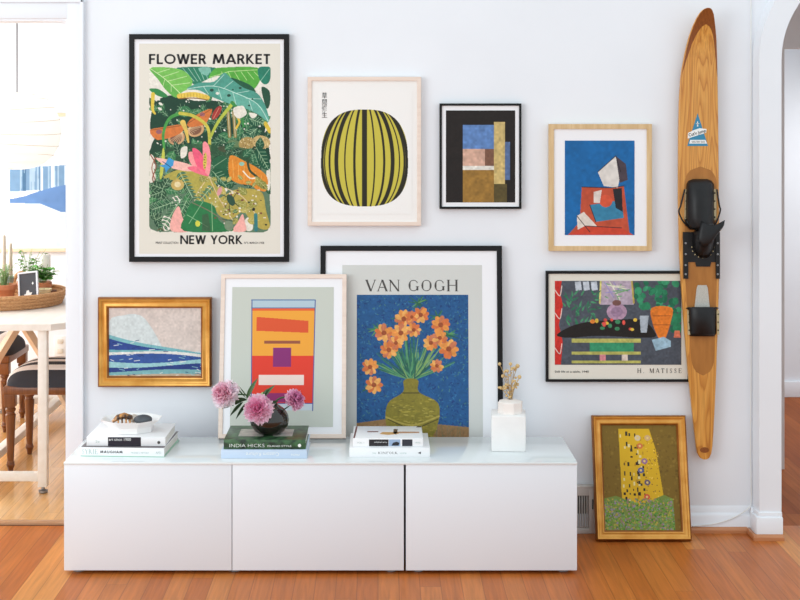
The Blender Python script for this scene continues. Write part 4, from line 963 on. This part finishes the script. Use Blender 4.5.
hb = thing('keepsake_stone', 'smooth charcoal stone lying at the right in the octagonal dish', 'stone', (xd_+.043, yd-.005, z3+.026))
MB().sphere((0, 0, .0165), .034, 20, .5).build('stone', mottled('charcoal_stone', (62, 66, 72), (78, 82, 88), (40, 40, 40), .5), hb)
sh = thing('seashell', 'pale striped seashell between clip and stone in the octagonal dish', 'seashell', (xd_+.008, yd+.008, z3+.026), (0, 0, R(60)))
MB().tube([(-.03, 0, .014), (-.015, 0, .017), (0, 0, .018), (.016, 0, .015), (.03, 0, .008)], [.003, .011, .016, .012, .002], 14).build('shell', wood('shell_stripes', (226, 216, 204), (206, 190, 174), (150, 120, 96), (220, 220, 220), 1.0, .4), sh)

# middle stack
b3, y3 = book('pale blue hardback with upside-down spine lettering, bottom of middle stack', 221, 307, 458.6, .031, .25, material('pale_blue_cover', (196, 212, 232), .35))
W, d, h = b3['W'], b3['d'], b3['h']; lx = lambda u: (u-264)*y3/FPX; yy_ = -d/2-.0006
text('Custom Kulture', 'spine_text', b3, M['text_white'], lx(246), lx(279), 0.009, .022, yy_, .0, flip=True)
text('PRESS', 'spine_text', b3, M['text_white'], lx(291), lx(299.5), .011, .017, yy_, .01, flip=True)
z2 = CT+h; clean(b3); y4 = y3+.008
leafy = mottled('leafy_cover_print', (24, 40, 32), (64, 106, 66), (38, 38, 60), .35, detail=8)
b4, _ = book('dark green leafy hardback lettered INDIA HICKS under the black vase', 223.6, 305.6, 0, .034, .235, leafy, zb=z2, yf=y4)
W, d, h = b4['W'], b4['d'], b4['h']; lx = lambda u: (u-264.6)*y4/FPX; yy_ = -d/2-.0006
text('INDIA HICKS', 'spine_text', b4, M['text_white'], lx(229.5), lx(264.5), .008, .0195, yy_, -.012)
text('ISLAND STYLE', 'spine_text', b4, M['text_white'], lx(267.5), lx(291.5), .009, .015, yy_)
MB().lathe([(.006, 0), (.006, .0004)], 14).build('publisher_mark', M['text_white'], b4); s_ = bpy.context.scene.collection.objects[-1]; s_.location = (lx(299.5), yy_+.0002, .014); s_.rotation_euler = (R(90), 0, 0)
ph = MB()
q = random.Random(5)
for sgn, cx_, w_ in ((0, -.055, .09), (1, .06, .07)):
    ph.box(cx_-w_/2, cx_+w_/2, -.06, .055, h-.0001, h+.0004)
ph.build('cover_photo', mottled('cover_photo_print', (150, 150, 142), (196, 190, 180), (30, 22, 30), .35), b4, 0)
z3 = z2+h+.0005; clean(b4)
yv = y4+.10; xv = X(269.5, yv)
vase = thing('round_vase', 'squat black round glass vase holding peonies on the green book', 'vase', (xv, yv, z3))
VRr = .071
prof = [(.030, 0), (.040, .002), (.055, .012), (.067, .030), (.0715, .050), (.067, .070), (.055, .088), (.040, .099), (.032, .104), (.030, .108), (.027, .107), (.029, .101), (.038, .093), (.052, .083), (.062, .068), (.066, .050), (.062, .032), (.05, .016), (.03, .008), (.001, .008)]
MB().lathe(prof, 48).build('bowl', mottled('smoked_black_glass', (14, 13, 12), (38, 33, 27), (14, 14, 9), .08, spec=.7), vase)
zm = z3+.106
green = material('leaf_green', (58, 92, 48), .45)
dkgreen = material('dark_leaf_green', (40, 70, 40), .45)
def leaf_sheet(mb, base, direction, length, width, droop=.2, roll=0.0):
    b0 = Vector(base); dr = Vector(direction).normalized(); sd = dr.cross(Vector((0, 0, 1)))
    if sd.length < .1: sd = Vector((1, 0, 0))
    sd.normalize(); sd = Matrix.Rotation(roll, 3, dr) @ sd; nr = sd.cross(dr); rows = []
    for i in range(9):
        t_ = i/8; wdt = width*math.sin(math.pi*min(1, t_**.8*.97+.02))**.9/2
        cpt = b0 + dr*length*t_ - Vector((0, 0, 1))*droop*length*t_*t_
        rows.append([cpt+sd*wdt*k_ + nr*abs(k_)*wdt*.35 for k_ in (-1, -.5, 0, .5, 1)])
    mb.grid(rows)
def bloom_mesh(r, seed, pal, tilt):
    q = random.Random(seed); mb = MB()
    def petal(d, ln, wd, curl, col, base=.18, cup=.5):
        d = Vector(d).normalized(); ax = Vector((0, 0, 1))
        tng = ax.cross(d)
        if tng.length < .15: tng = Vector((math.cos(q.random()*6), math.sin(q.random()*6), 0))
        tng.normalize(); tng = Matrix.Rotation(q.uniform(-.5, .5), 3, d) @ tng
        nrm = tng.cross(d).normalized()               # towards the bloom's axis
        if nrm.dot(ax) < 0: nrm = -nrm
        p1, p2 = q.uniform(0, 6), q.uniform(0, 6); rows = []
        for i in range(7):
            t_ = i/6; w_ = wd*(math.sin(math.pi*(.10+.72*t_)))**.8
            row = []
            for j in range(9):
                s_ = (j/8-.5)*2
                notch = ln*(.10*math.sin(7*s_+p1)+.06*math.sin(15*s_+p2))*t_*t_
                up = curl*ln*t_*t_ + cup*wd*s_*s_*.5 + ln*.07*math.sin(9*s_+p2)*t_
                row.append(d*(base*r+ln*t_*(1-.18*s_*s_)+notch)+tng*(w_*s_)+nrm*up)
            rows.append(row)
        mb.grid(rows, tuple(np.clip(np.array(col)+q.uniform(-10, 10), 0, 255)))
    for k_ in range(9):                               # broad outer petals
        az = 2*math.pi*k_/9+q.uniform(-.2, .2); el = R(q.uniform(-35, 0))
        petal((math.cos(az)*math.cos(el), math.sin(az)*math.cos(el), math.sin(el)), r*.86, r*.55, .30, pal[0])
    n_ = 64
    for k_ in range(n_):                              # ruffled inner petals
        f = (k_+.5)/n_; el = math.asin(-.25+1.22*f if -.25+1.22*f < 1 else 1); az = k_*2.39996+q.uniform(-.3, .3)
        petal((math.cos(az)*math.cos(el), math.sin(az)*math.cos(el), math.sin(el)), r*q.uniform(.66, .86), r*q.uniform(.24, .36), q.uniform(-.05, .35), pal[min(4, int(f*4.2+q.uniform(0, .9)))])
    mb.sphere((0, 0, 0), r*.5, 10, .9, col=pal[-1])
    return mb
peg = 'pink peonies in the black vase'
def peony(label, u, v, yoff, r, seed, pal, aim):
    ye = yv+yoff; c3 = Vector((X(u, ye), ye, Z(v, ye)))
    root = thing('peony', label, 'flower', (xv, yv, zm-.05), group=peg); rel = c3-Vector(root.location)
    sp = Vector(((rel.x)*.15, rel.y*.15, .05))
    aimv = Vector(aim).normalized(); end = rel-aimv*r*.35
    pts_ = [tuple(q_) for q_ in catmull([(0, 0, 0), tuple(sp), tuple((sp+end)/2+Vector((0, 0, .02))), tuple(end)], 6, False)]
    MB().tube(pts_, .003, 8).build('stem', green, root)
    o = bloom_mesh(r, seed, pal, 0).build('bloom', M['petal'], root, 60, fix=False)
    o.location = rel; o.rotation_euler = aimv.to_track_quat('Z', 'Y').to_euler()
    return root, rel
pale = [(254, 243, 248), (253, 237, 244), (252, 230, 239), (249, 216, 229), (244, 196, 214)]
mid = [(252, 226, 239), (250, 217, 233), (247, 204, 224), (243, 186, 213), (236, 156, 194)]
deep = [(247, 208, 229), (244, 200, 223), (239, 187, 216), (232, 168, 204), (222, 146, 190)]
pe1, r1 = peony('pale blush peony, leftmost of the three blooms', 225.5, 394.5, -.03, .052, 2, pale, (-.35, -.8, .45))
pe2, rel2 = peony('pink ruffled peony hanging over the front of the black vase', 258.5, 409, -.085, .052, 5, mid, (-.1, -.95, .3))
pe3, rel3 = peony('small mauve pink peony at the right above the black vase', 294, 400, -.005, .038, 8, deep, (.55, -.65, .5))
def lf(root, uv, ye, tip, wdt, col=None, droop=.0):
    rl = Vector(root.location); a = Vector((X(uv[0], ye), ye, Z(uv[1], ye)))-rl; b = Vector((X(tip[0], ye-.02), ye-.02, Z(tip[1], ye-.02)))-rl
    mb = MB(); leaf_sheet(mb, a, b-a, (b-a).length, wdt, droop, roll=R(62)); mb.build('leaf', col or green, root, 60, fix=False)
for a in (((246, 399), (222, 409)), ((243, 402), (230, 416)), ((247, 400), (232, 400)), ((247, 403), (236, 419))): lf(pe1, a[0], yv-.02, a[1], .018, dkgreen)
lf(pe1, (248, 398), yv-.01, (239, 386), .004)
for a, wd in ((((246.5, 399), (258, 378)), .024), (((262, 398), (275, 385)), .018), (((260, 400), (268, 388)), .014), (((246, 398), (229, 380)), .006)): lf(pe2, a[0], yv-.01, a[1], wd, green)
for a, wd in ((((268, 408), (278, 401)), .026), (((282, 411), (291, 405)), .006)): lf(pe3, a[0], yv-.01, a[1], wd, dkgreen)
# closed bud
bd = thing('peony_bud', 'small green peony bud standing above the vase between the blooms', 'flower', (xv, yv, zm-.05))
yb_ = yv-.01; e = Vector((X(263, yb_), yb_, Z(396, yb_)))-Vector(bd.location)
MB().tube([(0, 0, 0), (.0, 0, .04), tuple(e*.6+Vector((0, 0, .02))), tuple(e)], .0025, 8).build('stem', green, bd)
MB().sphere(tuple(e+Vector((0, 0, .004))), .009, 14, 1.15).build('bud', material('bud_green', (150, 172, 112), .5), bd)

# right stack
b5, y5 = book('white hardback with small KINFOLK spine lettering, bottom of right stack', 349.4, 430, 457.2, .033, .24, white_cover)
W, d, h = b5['W'], b5['d'], b5['h']; lx = lambda u: (u-389.7)*y5/FPX; yy_ = -d/2-.0006
serif_text('KINFOLK', 'spine_text', b5, M['text_grey'], lx(378.2), lx(397.5), .0115, .0195, yy_, .2)
text('THE', 'spine_text', b5, M['text_sage'], lx(372), lx(376), .012, .0165, yy_); text('HOME', 'spine_text', b5, M['text_sage'], lx(400), lx(406.5), .012, .0165, yy_)
MB().add([(lx(418), yy_, .0155), (lx(420.8), yy_, .020), (lx(420.8), yy_, .011)], [(0, 1, 2)]).build('publisher_mark', M['text_black'], b5, 0, fix=False)
z2 = CT+h; clean(b5); y6 = y5+.02
b6, _ = book('white hardback with black and blue spine blocks, top of right stack', 352.8, 423.2, 0, .030, .20, white_cover, zb=z2, yf=y6)
W, d, h = b6['W'], b6['d'], b6['h']; lx = lambda u: (u-388)*y6/FPX; yy_ = -d/2-.0006
for ua, ub, cc in ((369, 388.5, (34, 34, 38)), (389, 400.3, (150, 174, 204)), (402.2, 412.4, (44, 48, 58))):
    MB().box(lx(ua), lx(ub), yy_, -d/2+.001, .002, h-.004).build('spine_block', material('spine_block_%d' % ua, cc, .4), b6, 0)
MB().prism([(lx(391.5), .004), (lx(398.5), .004), (lx(399.5), .014), (lx(396.5), .018), (lx(393), .014)], yy_-.0004, yy_).build('spine_picture', material('spine_picture', (34, 38, 46), .4), b6, 0)
text('INTERIORS NOW', 'spine_text', b6, M['text_white'], lx(374.5), lx(387), .014, .018, yy_-.0004); text('VOL. I', 'spine_text', b6, M['text_sage'], lx(357), lx(364), .012, .017, yy_); text('PRESS', 'spine_text', b6, M['text_sage'], lx(415.5), lx(420.5), .012, .017, yy_)
for nm, pts_, cc in (('cover_picture', [(-.03, -.03), (.0, -.045), (.04, -.03), (.035, .0), (-.02, .0)], (206, 160, 96)), ('cover_picture', [(.015, -.02), (.115, -.015), (.115, .005), (.03, .008)], (184, 138, 104)), ('cover_picture', [(.02, -.02), (.03, -.04), (.038, .05), (.022, .05)], (96, 74, 52)), ('cover_text', [(-.075, .0), (-.035, .0), (-.035, .014), (-.075, .014)], (116, 66, 50)), ('cover_stripe', [(-.125, -.095), (-.119, -.095), (-.112, .095), (-.118, .095)], (104, 44, 34)), ('cover_corner', [(.105, .08), (.125, .08), (.125, .098), (.112, .098)], (60, 50, 48))):
    MB().prismz(pts_, h-.0002, h+.0004).build(nm, material(nm, cc, .45), b6, 0)
clean(b6)

# white block, faceted pot, dried stems
yk = YF(452, CT); w2 = 34.4*yk/FPX; xk = X(510, yk); hk = .131
ceram = mottled('matte_white_ceramic', (240, 238, 236), (236, 234, 232), (20, 20, 20), .5)
t = thing('white_box', 'plain white ceramic block standing at the right end of the cabinet top', 'box', (xk, yk+w2/2, CT), (0, 0, R(-4.5)))
MB().box(-w2/2, w2/2, -w2/2, w2/2, 0, hk, .004, 3).build('block', ceram, t)
yp = yk+w2/2; xp = X(511, yp-.03); zp = CT+hk
t = thing('faceted_pot', 'small white faceted pot of dried stems on top of the white block', 'pot', (xp, yp, zp))
MB().lathe([(.0455, 0), (.0465, .001), (.0465, .0385), (.044, .0415), (.017, .0495), (.013, .0495), (.012, .044), (.012, .02), (.001, .02)], 8, rot=R(10)).build('pot', material('blush_white_ceramic', (240, 232, 226), .5), t, 20)
q = random.Random(6)
stalk = material('dried_stalk', (176, 146, 98), .8); seed = material('dried_seed_head', (212, 182, 128), .8)
tips = [(499.6, 364), (503, 376), (507.5, 371), (510.5, 364), (514, 368), (517.5, 366), (519.5, 377), (505, 388), (516, 384), (501, 388)]
zr = zp+.025
for i, (u, v) in enumerate(tips):
    yt = yp+q.uniform(-.03, .03); root = thing('dried_stem', 'dried straw-coloured seed-head stem in the faceted pot', 'dried flower', (xp+q.uniform(-.005, .005), yp+q.uniform(-.005, .005), zr), group='dried stems in the faceted pot')
    e = Vector((X(u, yt), yt, Z(v, yt)))-Vector(root.location); mid_ = Vector((e.x*.25, e.y*.25, e.z*.5))
    pts_ = [Vector(tuple(q_)) for q_ in catmull([(0, 0, 0), tuple(mid_), tuple(e)], 8, False)]
    MB().tube(pts_, .0011, 6).build('stalk', stalk, root)
    mb = MB(); mb.sphere(tuple(e), q.uniform(.0055, .0085), 10)
    for k_ in range(6):
        p_ = pts_[q.randint(7, len(pts_)-2)]+Vector((q.uniform(-.014, .014), q.uniform(-.012, .012), q.uniform(-.004, .012))); mb.sphere(tuple(p_), q.uniform(.003, .0058), 8)
        mb.tube([tuple(p_), tuple(p_*.9+Vector(pts_[len(pts_)//2])*.1)], .0006, 5)
    mb.build('seed_head', seed, root)

# ------------------------------------------------------------------ vent, cord
yw = WALL-.03
t = thing('floor_vent', 'white wall register with vertical slats between cabinet and gold frame', 'vent', (X(577, 5.4), WALL-.002, 0))
vx0, vx1 = -.11, X(595, 5.4)-X(577, 5.4); vz = Z(486.5, 5.4)
g0 = -.1; g1 = X(588.6, 5.4)-X(577, 5.4); zg0, zg1 = Z(528, 5.4), Z(495.5, 5.4)
mb = MB(); mb.box(vx0, g0, -.034, -.001, 0, vz, .002); mb.box(g1, vx1, -.034, -.001, 0, vz, .002); mb.box(g0-.002, g1+.002, -.034, -.001, 0, zg0, .002); mb.box(g0-.002, g1+.002, -.034, -.001, zg1, vz, .002); mb.box(vx0-.004, vx1+.003, -.037, -.001, vz-.004, vz+.003, .001)
vent_paint = material('vent_paint', (206, 200, 194), .5)
mb.build('housing', vent_paint, t)
MB().box(g0, g1, -.008, -.002, zg0, zg1).build('duct', material('dark_duct', (60, 52, 48), .8), t)
for k in range(15):
    x_ = g1-.006-k*.0095; MB().box(x_-.0018, x_+.0018, -.030, -.010, zg0+.001, zg1-.001, .0008).build('slat', vent_paint, t)
MB().box(g1+.012, g1+.016, -.042, -.034, zg1-.05, zg1-.012, .001).build('lever', M['dark_gap'], t)
pts_ = []
for u, v in ((751, -30), (751, 150), (751.2, 330), (750.6, 440), (751, 478), (751.2, 500), (748.5, 508), (735, 517), (718, 523), (700, 525.5), (682, 526), (650, 526), (620, 526)):
    yq = WALL-.006 if v < 505 else WALL-.0215
    pts_.append((min(X(u, yq), AX0-.004) if v < 505 else X(u, yq), yq, Z(v, yq)))
cd = MB().tube([tuple(q_) for q_ in catmull(pts_, 6, False)], .0022, 8).build('wall_cable', M['white_plastic'])
tag(cd, 'thin white cord running down the wall corner and along the baseboard', 'cord')

# ------------------------------------------------------------------ dining room seen through the doorway
FZ = .004
tw = mottled('whitewashed_wood', (234, 224, 212), (240, 232, 222), (30, 4, 30), .45)
tcx = -1.745; TT = .731; hw = .309
t = thing('dining_table', 'whitewashed wooden trestle table standing in the dining room', 'table', (tcx, 6.8, FZ))
TT -= FZ
yA, yB = 5.945-6.8, 7.68-6.8; ch = .05
MB().prismz([(-.40+ch, yA), (.40-ch, yA), (.40, yA+ch), (.40, yB-ch), (.40-ch, yB), (-.40+ch, yB), (-.40, yB-ch), (-.40, yA+ch)], TT-.027, TT).build('table_top', tw, t)
for yy in (5.98-6.8, 7.62-6.8):
    for sx in (-1, 1):
        l_ = MB().box(sx*hw-.0195, sx*hw+.0195, yy-.0195, yy+.0195, .028, TT-.027, .003).build('leg', tw, t)
        MB().lathe([(.016, 0), (.02, .004), (.02, .012), (.008, .016), (.008, .029)], 16, (sx*hw, yy, 0)).build('leveling_foot', M['steel'], l_)
    MB().box(-hw+.0195, hw-.0195, yy-.016, yy+.016, .052, .09, .003).build('foot_rail', tw, t)
MB().box(-.022, .022, 5.998-6.8, 7.602-6.8, .054, .09, .003).build('stretcher', tw, t)
for sx in (-1, 1):
    MB().box(sx*hw-.024, sx*hw+.024, .13, .17, 0, TT-.027, .003).build('leg', tw, t)
    MB().tube([(-sx*.055, sx*.03, TT-.028), (sx*.10, sx*.03, .45), (sx*(hw-.03), sx*.03, .10)], [.024, .024, .024], 4).build('brace', mottled('pale_pine', (226, 198, 168), (234, 208, 180), (30, 30, 5), .5), t)
# stools
walnut = wood('turned_walnut', (142, 86, 46), (124, 72, 36), (94, 52, 26), (60, 60, 8), 2.0, .3)
stripe = material('striped_fabric', (236, 230, 224), .85, spec=.2)
m = stripe; tc = N(m, 'ShaderNodeTexCoord'); sx_ = N(m, 'ShaderNodeSeparateXYZ'); LK(m, tc.outputs['Object'], sx_.inputs[0])
ma = N(m, 'ShaderNodeMath', operation='MULTIPLY_ADD'); ma.inputs[1].default_value = 10.0; ma.inputs[2].default_value = 12.05; LK(m, sx_.outputs['Y'], ma.inputs[0])
mf = N(m, 'ShaderNodeMath', operation='FRACT'); LK(m, ma.outputs[0], mf.inputs[0]); ml = N(m, 'ShaderNodeMath', operation='LESS_THAN'); LK(m, mf.outputs[0], ml.inputs[0]); ml.inputs[1].default_value = .5
mx = N(m, 'ShaderNodeMix', data_type='RGBA'); LK(m, ml.outputs[0], mx.inputs['Factor']); mx.inputs[6].default_value = L4((234, 226, 222)); mx.inputs[7].default_value = L4((62, 62, 68)); LK(m, mx.outputs[2], m.node_tree.nodes['Principled BSDF'].inputs['Base Color'])
def make_stool():
    t = thing('upholstered_stool', 'striped stool with turned walnut legs behind the front table leg', 'stool', (-1.497, 6.505, FZ), group='striped stools at the dining table')
    S_, Lg = .205, .172
    MB().box(-S_+.004, S_-.004, -S_+.004, S_-.004, .355, .392, .006).build('seat_frame', walnut, t)
    rows = []
    for i in range(17):
        ph_ = math.pi/2*i/16; rr = max(0.0, math.cos(ph_))**.8; zz = .39+.095*math.sin(ph_)**.8; row = []
        for k in range(41):
            a = 2*math.pi*k/40; ca, sa = math.cos(a), math.sin(a); e_ = 2/5.0
            row.append((S_*rr*math.copysign(abs(ca)**e_, ca), S_*rr*math.copysign(abs(sa)**e_, sa), zz))
        rows.append(row)
    MB().grid(rows).build('cushion', stripe, t, 60)
    for sx in (-1, 1):
        for sy in (-1, 1):
            mb = MB(); mb.box(sx*Lg-.024, sx*Lg+.024, sy*Lg-.024, sy*Lg+.024, .298, .386, .003)
            mb.lathe([(.008, 0), (.011, .002), (.013, .018), (.019, .032), (.020, .036), (.0175, .040), (.0175, .048), (.0145, .052), (.015, .06), (.0215, .235), (.023, .25), (.024, .262), (.019, .266), (.018, .276), (.023, .281), (.024, .288), (.020, .293), (.020, .3)], 16, (sx*Lg, sy*Lg, 0))
            mb.build('leg', walnut, t)
    return t
s1 = make_stool()
s2 = s1.copy(); COL.objects.link(s2); s2.location = (-2.085, 7.325, FZ); s2.rotation_euler = (0, 0, R(90)); s2['label'] = 'second striped stool farther back, cut off by the left edge of the photo'
for ch_ in list(s1.children):
    c_ = ch_.copy(); COL.objects.link(c_); c_.parent = s2
# tray and what stands in it
TZ = .731
tx_, ty_ = -1.772, 6.62
wov = mottled('woven_rattan', (186, 132, 84), (214, 164, 114), (90, 90, 240), .7, .6, detail=3)
t = thing('woven_tray', 'round woven rattan tray holding herb pots on the dining table', 'tray', (tx_, ty_, TZ))
mb = MB(); mb.lathe([(.005, .001), (.255, .001), (.262, .004), (.25, .010), (.005, .010)], 48); mb.build('tray_base', wov, t)
mb = MB()
for k in range(4):
    rr = .262+.007*k; zz = .010+.0165*k
    mb.tube([(rr*math.cos(a), rr*math.sin(a), zz) for a in np.linspace(0, 2*math.pi, 72, endpoint=False)], .0095, 8, closed=True)
mb.build('tray_rim', wov, t)
for sg in (-1, 1):
    MB().tube([tuple(q_) for q_ in catmull([(sg*.02-.045, sg*.286, .03), (sg*.02-.05, sg*.292, .085), (sg*.02-.02, sg*.294, .115), (sg*.02+.02, sg*.292, .098), (sg*.02+.03, sg*.288, .03)], 6, False)], .011, 8).build('handle', wov, t)
tcot = mottled('terracotta', (196, 124, 86), (210, 140, 100), (20, 20, 20), .8); soil = material('potting_soil', (60, 46, 38), .9)
herb1 = material('herb_green', (96, 156, 70), .55); herb2 = material('pale_herb_green', (148, 178, 116), .6)
def pot(label, u, vb_, y, r, hh, kind, seed_):
    z0 = TZ+.0105; x = X(u, y)
    t = thing('potted_herb', label, 'potted plant', (x, y, z0), group='terracotta herb pots in the tray')
    MB().lathe([(r*.66, 0), (r*.7, .002), (r*.9, hh*.7), (r*.92, hh*.72), (r*1.02, hh*.73), (r*1.05, hh*.98), (r*1.0, hh), (r*.9, hh), (r*.86, hh*.85), (.001, hh*.84)], 24).build('pot', tcot, t)
    MB().lathe([(.002, hh*.84), (r*.87, hh*.845), (r*.87, hh*.87), (.002, hh*.88)], 20).build('soil', soil, t)
    q = random.Random(seed_); st_, fo = MB(), MB()
    ns, hgt, lw, ll, spread_ = {'feathery': (42, .10, .004, .026, .055), 'tall': (16, .15, .014, .024, .07), 'broad': (14, .085, .03, .042, .055)}[kind]
    for _ in range(ns):
        a = q.uniform(0, 6.283); e = Vector((math.cos(a)*spread_*q.random(), math.sin(a)*spread_*q.random(), hgt*q.uniform(.55, 1.1))); b0 = Vector((math.cos(a)*r*.4*q.random(), math.sin(a)*r*.4*q.random(), hh*.87))
        st_.tube([tuple(b0), tuple(b0+Vector((e.x*.3, e.y*.3, e.z*.6))), tuple(b0+e)], .0013, 5)
        for k in range(6 if kind != 'broad' else 5):
            f = q.uniform(.3, 1.0); pz = b0+Vector((e.x*f, e.y*f, e.z*f)); da = q.uniform(0, 6.283)
            leaf_sheet(fo, pz, (math.cos(da), math.sin(da), q.uniform(-.1, .7)), ll*q.uniform(.6, 1.1), lw*q.uniform(.7, 1.2), .25, q.uniform(-.6, .6))
    s_ = st_.build('stems', herb2, t); s_['kind'] = 'stuff'
    f_ = fo.build('foliage', herb2 if kind == 'feathery' else herb1, t, 60, fix=False); f_['kind'] = 'stuff'
    return t
pot('feathery pale herb in a terracotta pot at the left of the tray', 4, 298, 6.58, .058, .088, 'feathery', 3)
pot('broad-leaved bright green herb in the rightmost terracotta pot', 42, 290, 6.70, .045, .085, 'broad', 5)
pot('tall loose herb in a terracotta pot behind the small framed card', 28, 285, 6.80, .05, .08, 'tall', 9)
z0 = TZ+.0105
# framed card, leaning back on the tray floor
yc_ = 6.49; t = thing('card_frame', 'small silver framed black card of a white figure leaning in the tray', 'photo frame', (X(29.5, yc_), yc_, z0+.008), (R(-12), R(-7), R(-6)))
W_, H_ = .096, .148
MB().ring(-W_/2, W_/2, 0, H_, flat_prof(.008, .012)).build('frame', material('pale_silver', (214, 216, 220), .35, metal=.3), t)
MB().box(-W_/2+.007, W_/2-.007, -.008, -.001, .007, H_-.007).build('card', material('slate_card', (62, 62, 68), .5), t)
mb = MB()
SC = 1.12
mb.prism([(-.02, .014), (.02, .014), (.012, .035), (.018, .05), (.006, .05), (.002, .062), (-.008, .06), (-.012, .045), (-.022, .042), (-.012, .03)], -.0088, -.0078); mb.prism([(.018, .092), (.024, .1), (.027, .09), (.022, .084)], -.0088, -.0078)
mb.build('drawing', M['text_white'], t, 0)
MB().box(-.012, .012, -.001, .001, .01, .09).build('easel_leg', M['dark_gap'], t)
yc_ = 6.62; t = thing('votive_candle', 'short cream candle in a glass cup beside the framed card', 'candle', (X(44, yc_), yc_, z0))
MB().lathe([(.027, 0), (.029, .002), (.036, .058), (.037, .062), (.034, .062), (.033, .056), (.001, .055)], 24).build('wax', material('cream_wax', (238, 228, 186), .5), t)
MB().tube([(0, 0, .054), (.001, 0, .064)], .001, 6).build('wick', M['dark_gap'], t)
for u, vt, yc_, lab in ((4, 235, 6.74, 'left tall ivory taper candle in a glass holder at the tray'), (10.5, 243, 6.80, 'right slightly shorter ivory taper candle in a glass holder at the tray')):
    t = thing('taper_candle', lab, 'candle', (X(u, yc_), yc_, z0), group='taper candles in the tray'); ht = Z(vt, yc_)-z0
    MB().lathe([(.018, 0), (.018, .006), (.008, .012), (.007, .06), (.016, .075), (.017, .1), (.012, .102), (.011, .08)], 18).build('holder', material('grey_glass', (150, 160, 166), .1, spec=.7), t)
    MB().lathe([(.0105, .078), (.0115, .08), (.009, ht-.015), (.008, ht-.004), (.003, ht)], 14).build('candle', material('ivory_wax', (226, 212, 192), .5), t)
yc_ = 6.6; t = thing('pillar_candle', 'white pillar candle standing behind the broad-leaved herb', 'candle', (X(39, 6.82)+.03, 6.83, z0))
MB().lathe([(.022, 0), (.024, .002), (.024, .2), (.022, .204), (.004, .202)], 20).build('wax', material('white_wax', (240, 234, 222), .5), t)
MB().tube([(0, 0, .2), (.001, 0, .212)], .001, 6).build('wick', M['dark_gap'], t)
yc_ = 6.62; t = thing('wooden_pinch_bowl', 'small dark wooden bowl at the right edge of the woven tray', 'bowl', (-1.556, 6.64, z0))
MB().lathe([(.014, 0), (.022, .004), (.027, .024), (.027, .052), (.025, .052), (.024, .03), (.001, .02)], 20).build('bowl', mottled('dark_walnut_bowl', (120, 84, 66), (150, 112, 90), (60, 60, 60), .5), t)
# paper lantern
yl = 6.7; xl = X(17, yl); zc = Z(131, yl); rx_, rz_ = .208, .185
t = thing('paper_lantern', 'large white paper pendant lantern hanging over the dining table', 'pendant lamp', (xl, yl, zc))
paper = material('lantern_paper', (246, 245, 242), .8, spec=.1)
tr_ = N(paper, 'ShaderNodeBsdfTranslucent'); tr_.inputs[0].default_value = L4((248, 247, 244)); ms_ = N(paper, 'ShaderNodeMixShader'); ms_.inputs[0].default_value = .5
LK(paper, paper.node_tree.nodes['Principled BSDF'].outputs[0], ms_.inputs[1]); LK(paper, tr_.outputs[0], ms_.inputs[2]); LK(paper, ms_.outputs[0], paper.node_tree.nodes['Material Output'].inputs[0])
bl_ = bpy.data.lights.new('lantern_fill', 'POINT'); bl_.energy = 0.5; bl_.shadow_soft_size = .05  # point light added inside to whiten the sunlit paper
bo_ = bpy.data.objects.new('lantern_fill', bl_); COL.objects.link(bo_); bo_.location = (xl, yl, zc)
prof = [(max(.035, rx_*math.sin(a)**.8), -rz_*math.cos(a)) for a in np.linspace(.1, math.pi-.1, 28)]
MB().lathe(prof, 48).build('shade', paper, t)
mb = MB()
for k in range(9):
    a = .3+k*.31; rr = max(.035, rx_*math.sin(a)**.8)+.001; zz = -rz_*math.cos(a)
    mb.tube([(rr*math.cos(b), rr*math.sin(b), zz+.012*math.cos(b+k)) for b in np.linspace(0, 2*math.pi, 48, endpoint=False)], 0.0013, 5, closed=True)
mb.build('ribs', material('bamboo_rib', (206, 194, 174), .7), t)
MB().tube([(0, 0, rz_-.01), (0, 0, 2.498-zc)], .0035, 8).build('cord', material('grey_cord', (120, 120, 122), .6), t)
# framed seascape on the far wall
yq = 8.06; t = thing('framed_print', 'large pale wood framed misty blue landscape on the dining room wall', 'framed picture', (X(43, yq), 8.098, Z(252, yq)))
W_, H_ = X(92, yq)-X(-6, yq), Z(113, yq)-Z(252, yq)
MB().ring(-W_/2, W_/2, 0, H_, flat_prof(.02, .03)).build('frame', mottled('pale_maple', (226, 196, 164), (236, 208, 178), (6, 60, 60), .5), t)
MB().box(-W_/2+.019, W_/2-.019, -.02, -.001, .019, H_-.019).build('board', M['white_mat'], t, 0)
fx = lambda u: (u-43)/98*W_
fz = lambda v: (252-v)/(252-113)*H_
c = Cv(9, 117, 88, 248, (226, 234, 240), 2)
c.poly([(9,168),(89,164),(89,192),(9,192)], (112, 146, 178))
q = random.Random(2)
for _ in range(26): x = q.uniform(11, 89); c.poly([(x,166),(x+q.uniform(1,3),166),(x+q.uniform(1,3),192),(x,192)], q.choice([(70, 108, 142), (206, 220, 232), (160, 184, 204)]))
c.poly([(9,199),(30,194),(50,188),(89,180),(89,215),(60,212),(40,204),(9,205)], (96, 132, 182), 0); c.poly([(9,203),(40,204),(60,212),(89,216),(89,248),(9,248)], (206, 220, 234)); c.poly([(11,192),(40,190),(25,196),(11,199)], (236, 240, 244))
c.rough(.03, 4, 3); c.build('print', t, fx, fz, -.0206)
yo = 8.098; t = thing('power_outlet', 'white power outlet low on the dining room wall', 'outlet', (X(60.5, yo), yo, Z(356, yo)))
MB().box(-.034, .034, -.006, 0, 0, .115, .002).build('cover_plate', M['white_plastic'], t)
for zz in (.03, .085):
    s_ = MB().box(-.016, .016, -.0085, -.005, zz-.013, zz+.013, .003).build('socket', material('ivory_socket', (222, 214, 200), .4), t)

# fresh transforms
bpy.context.view_layer.update()
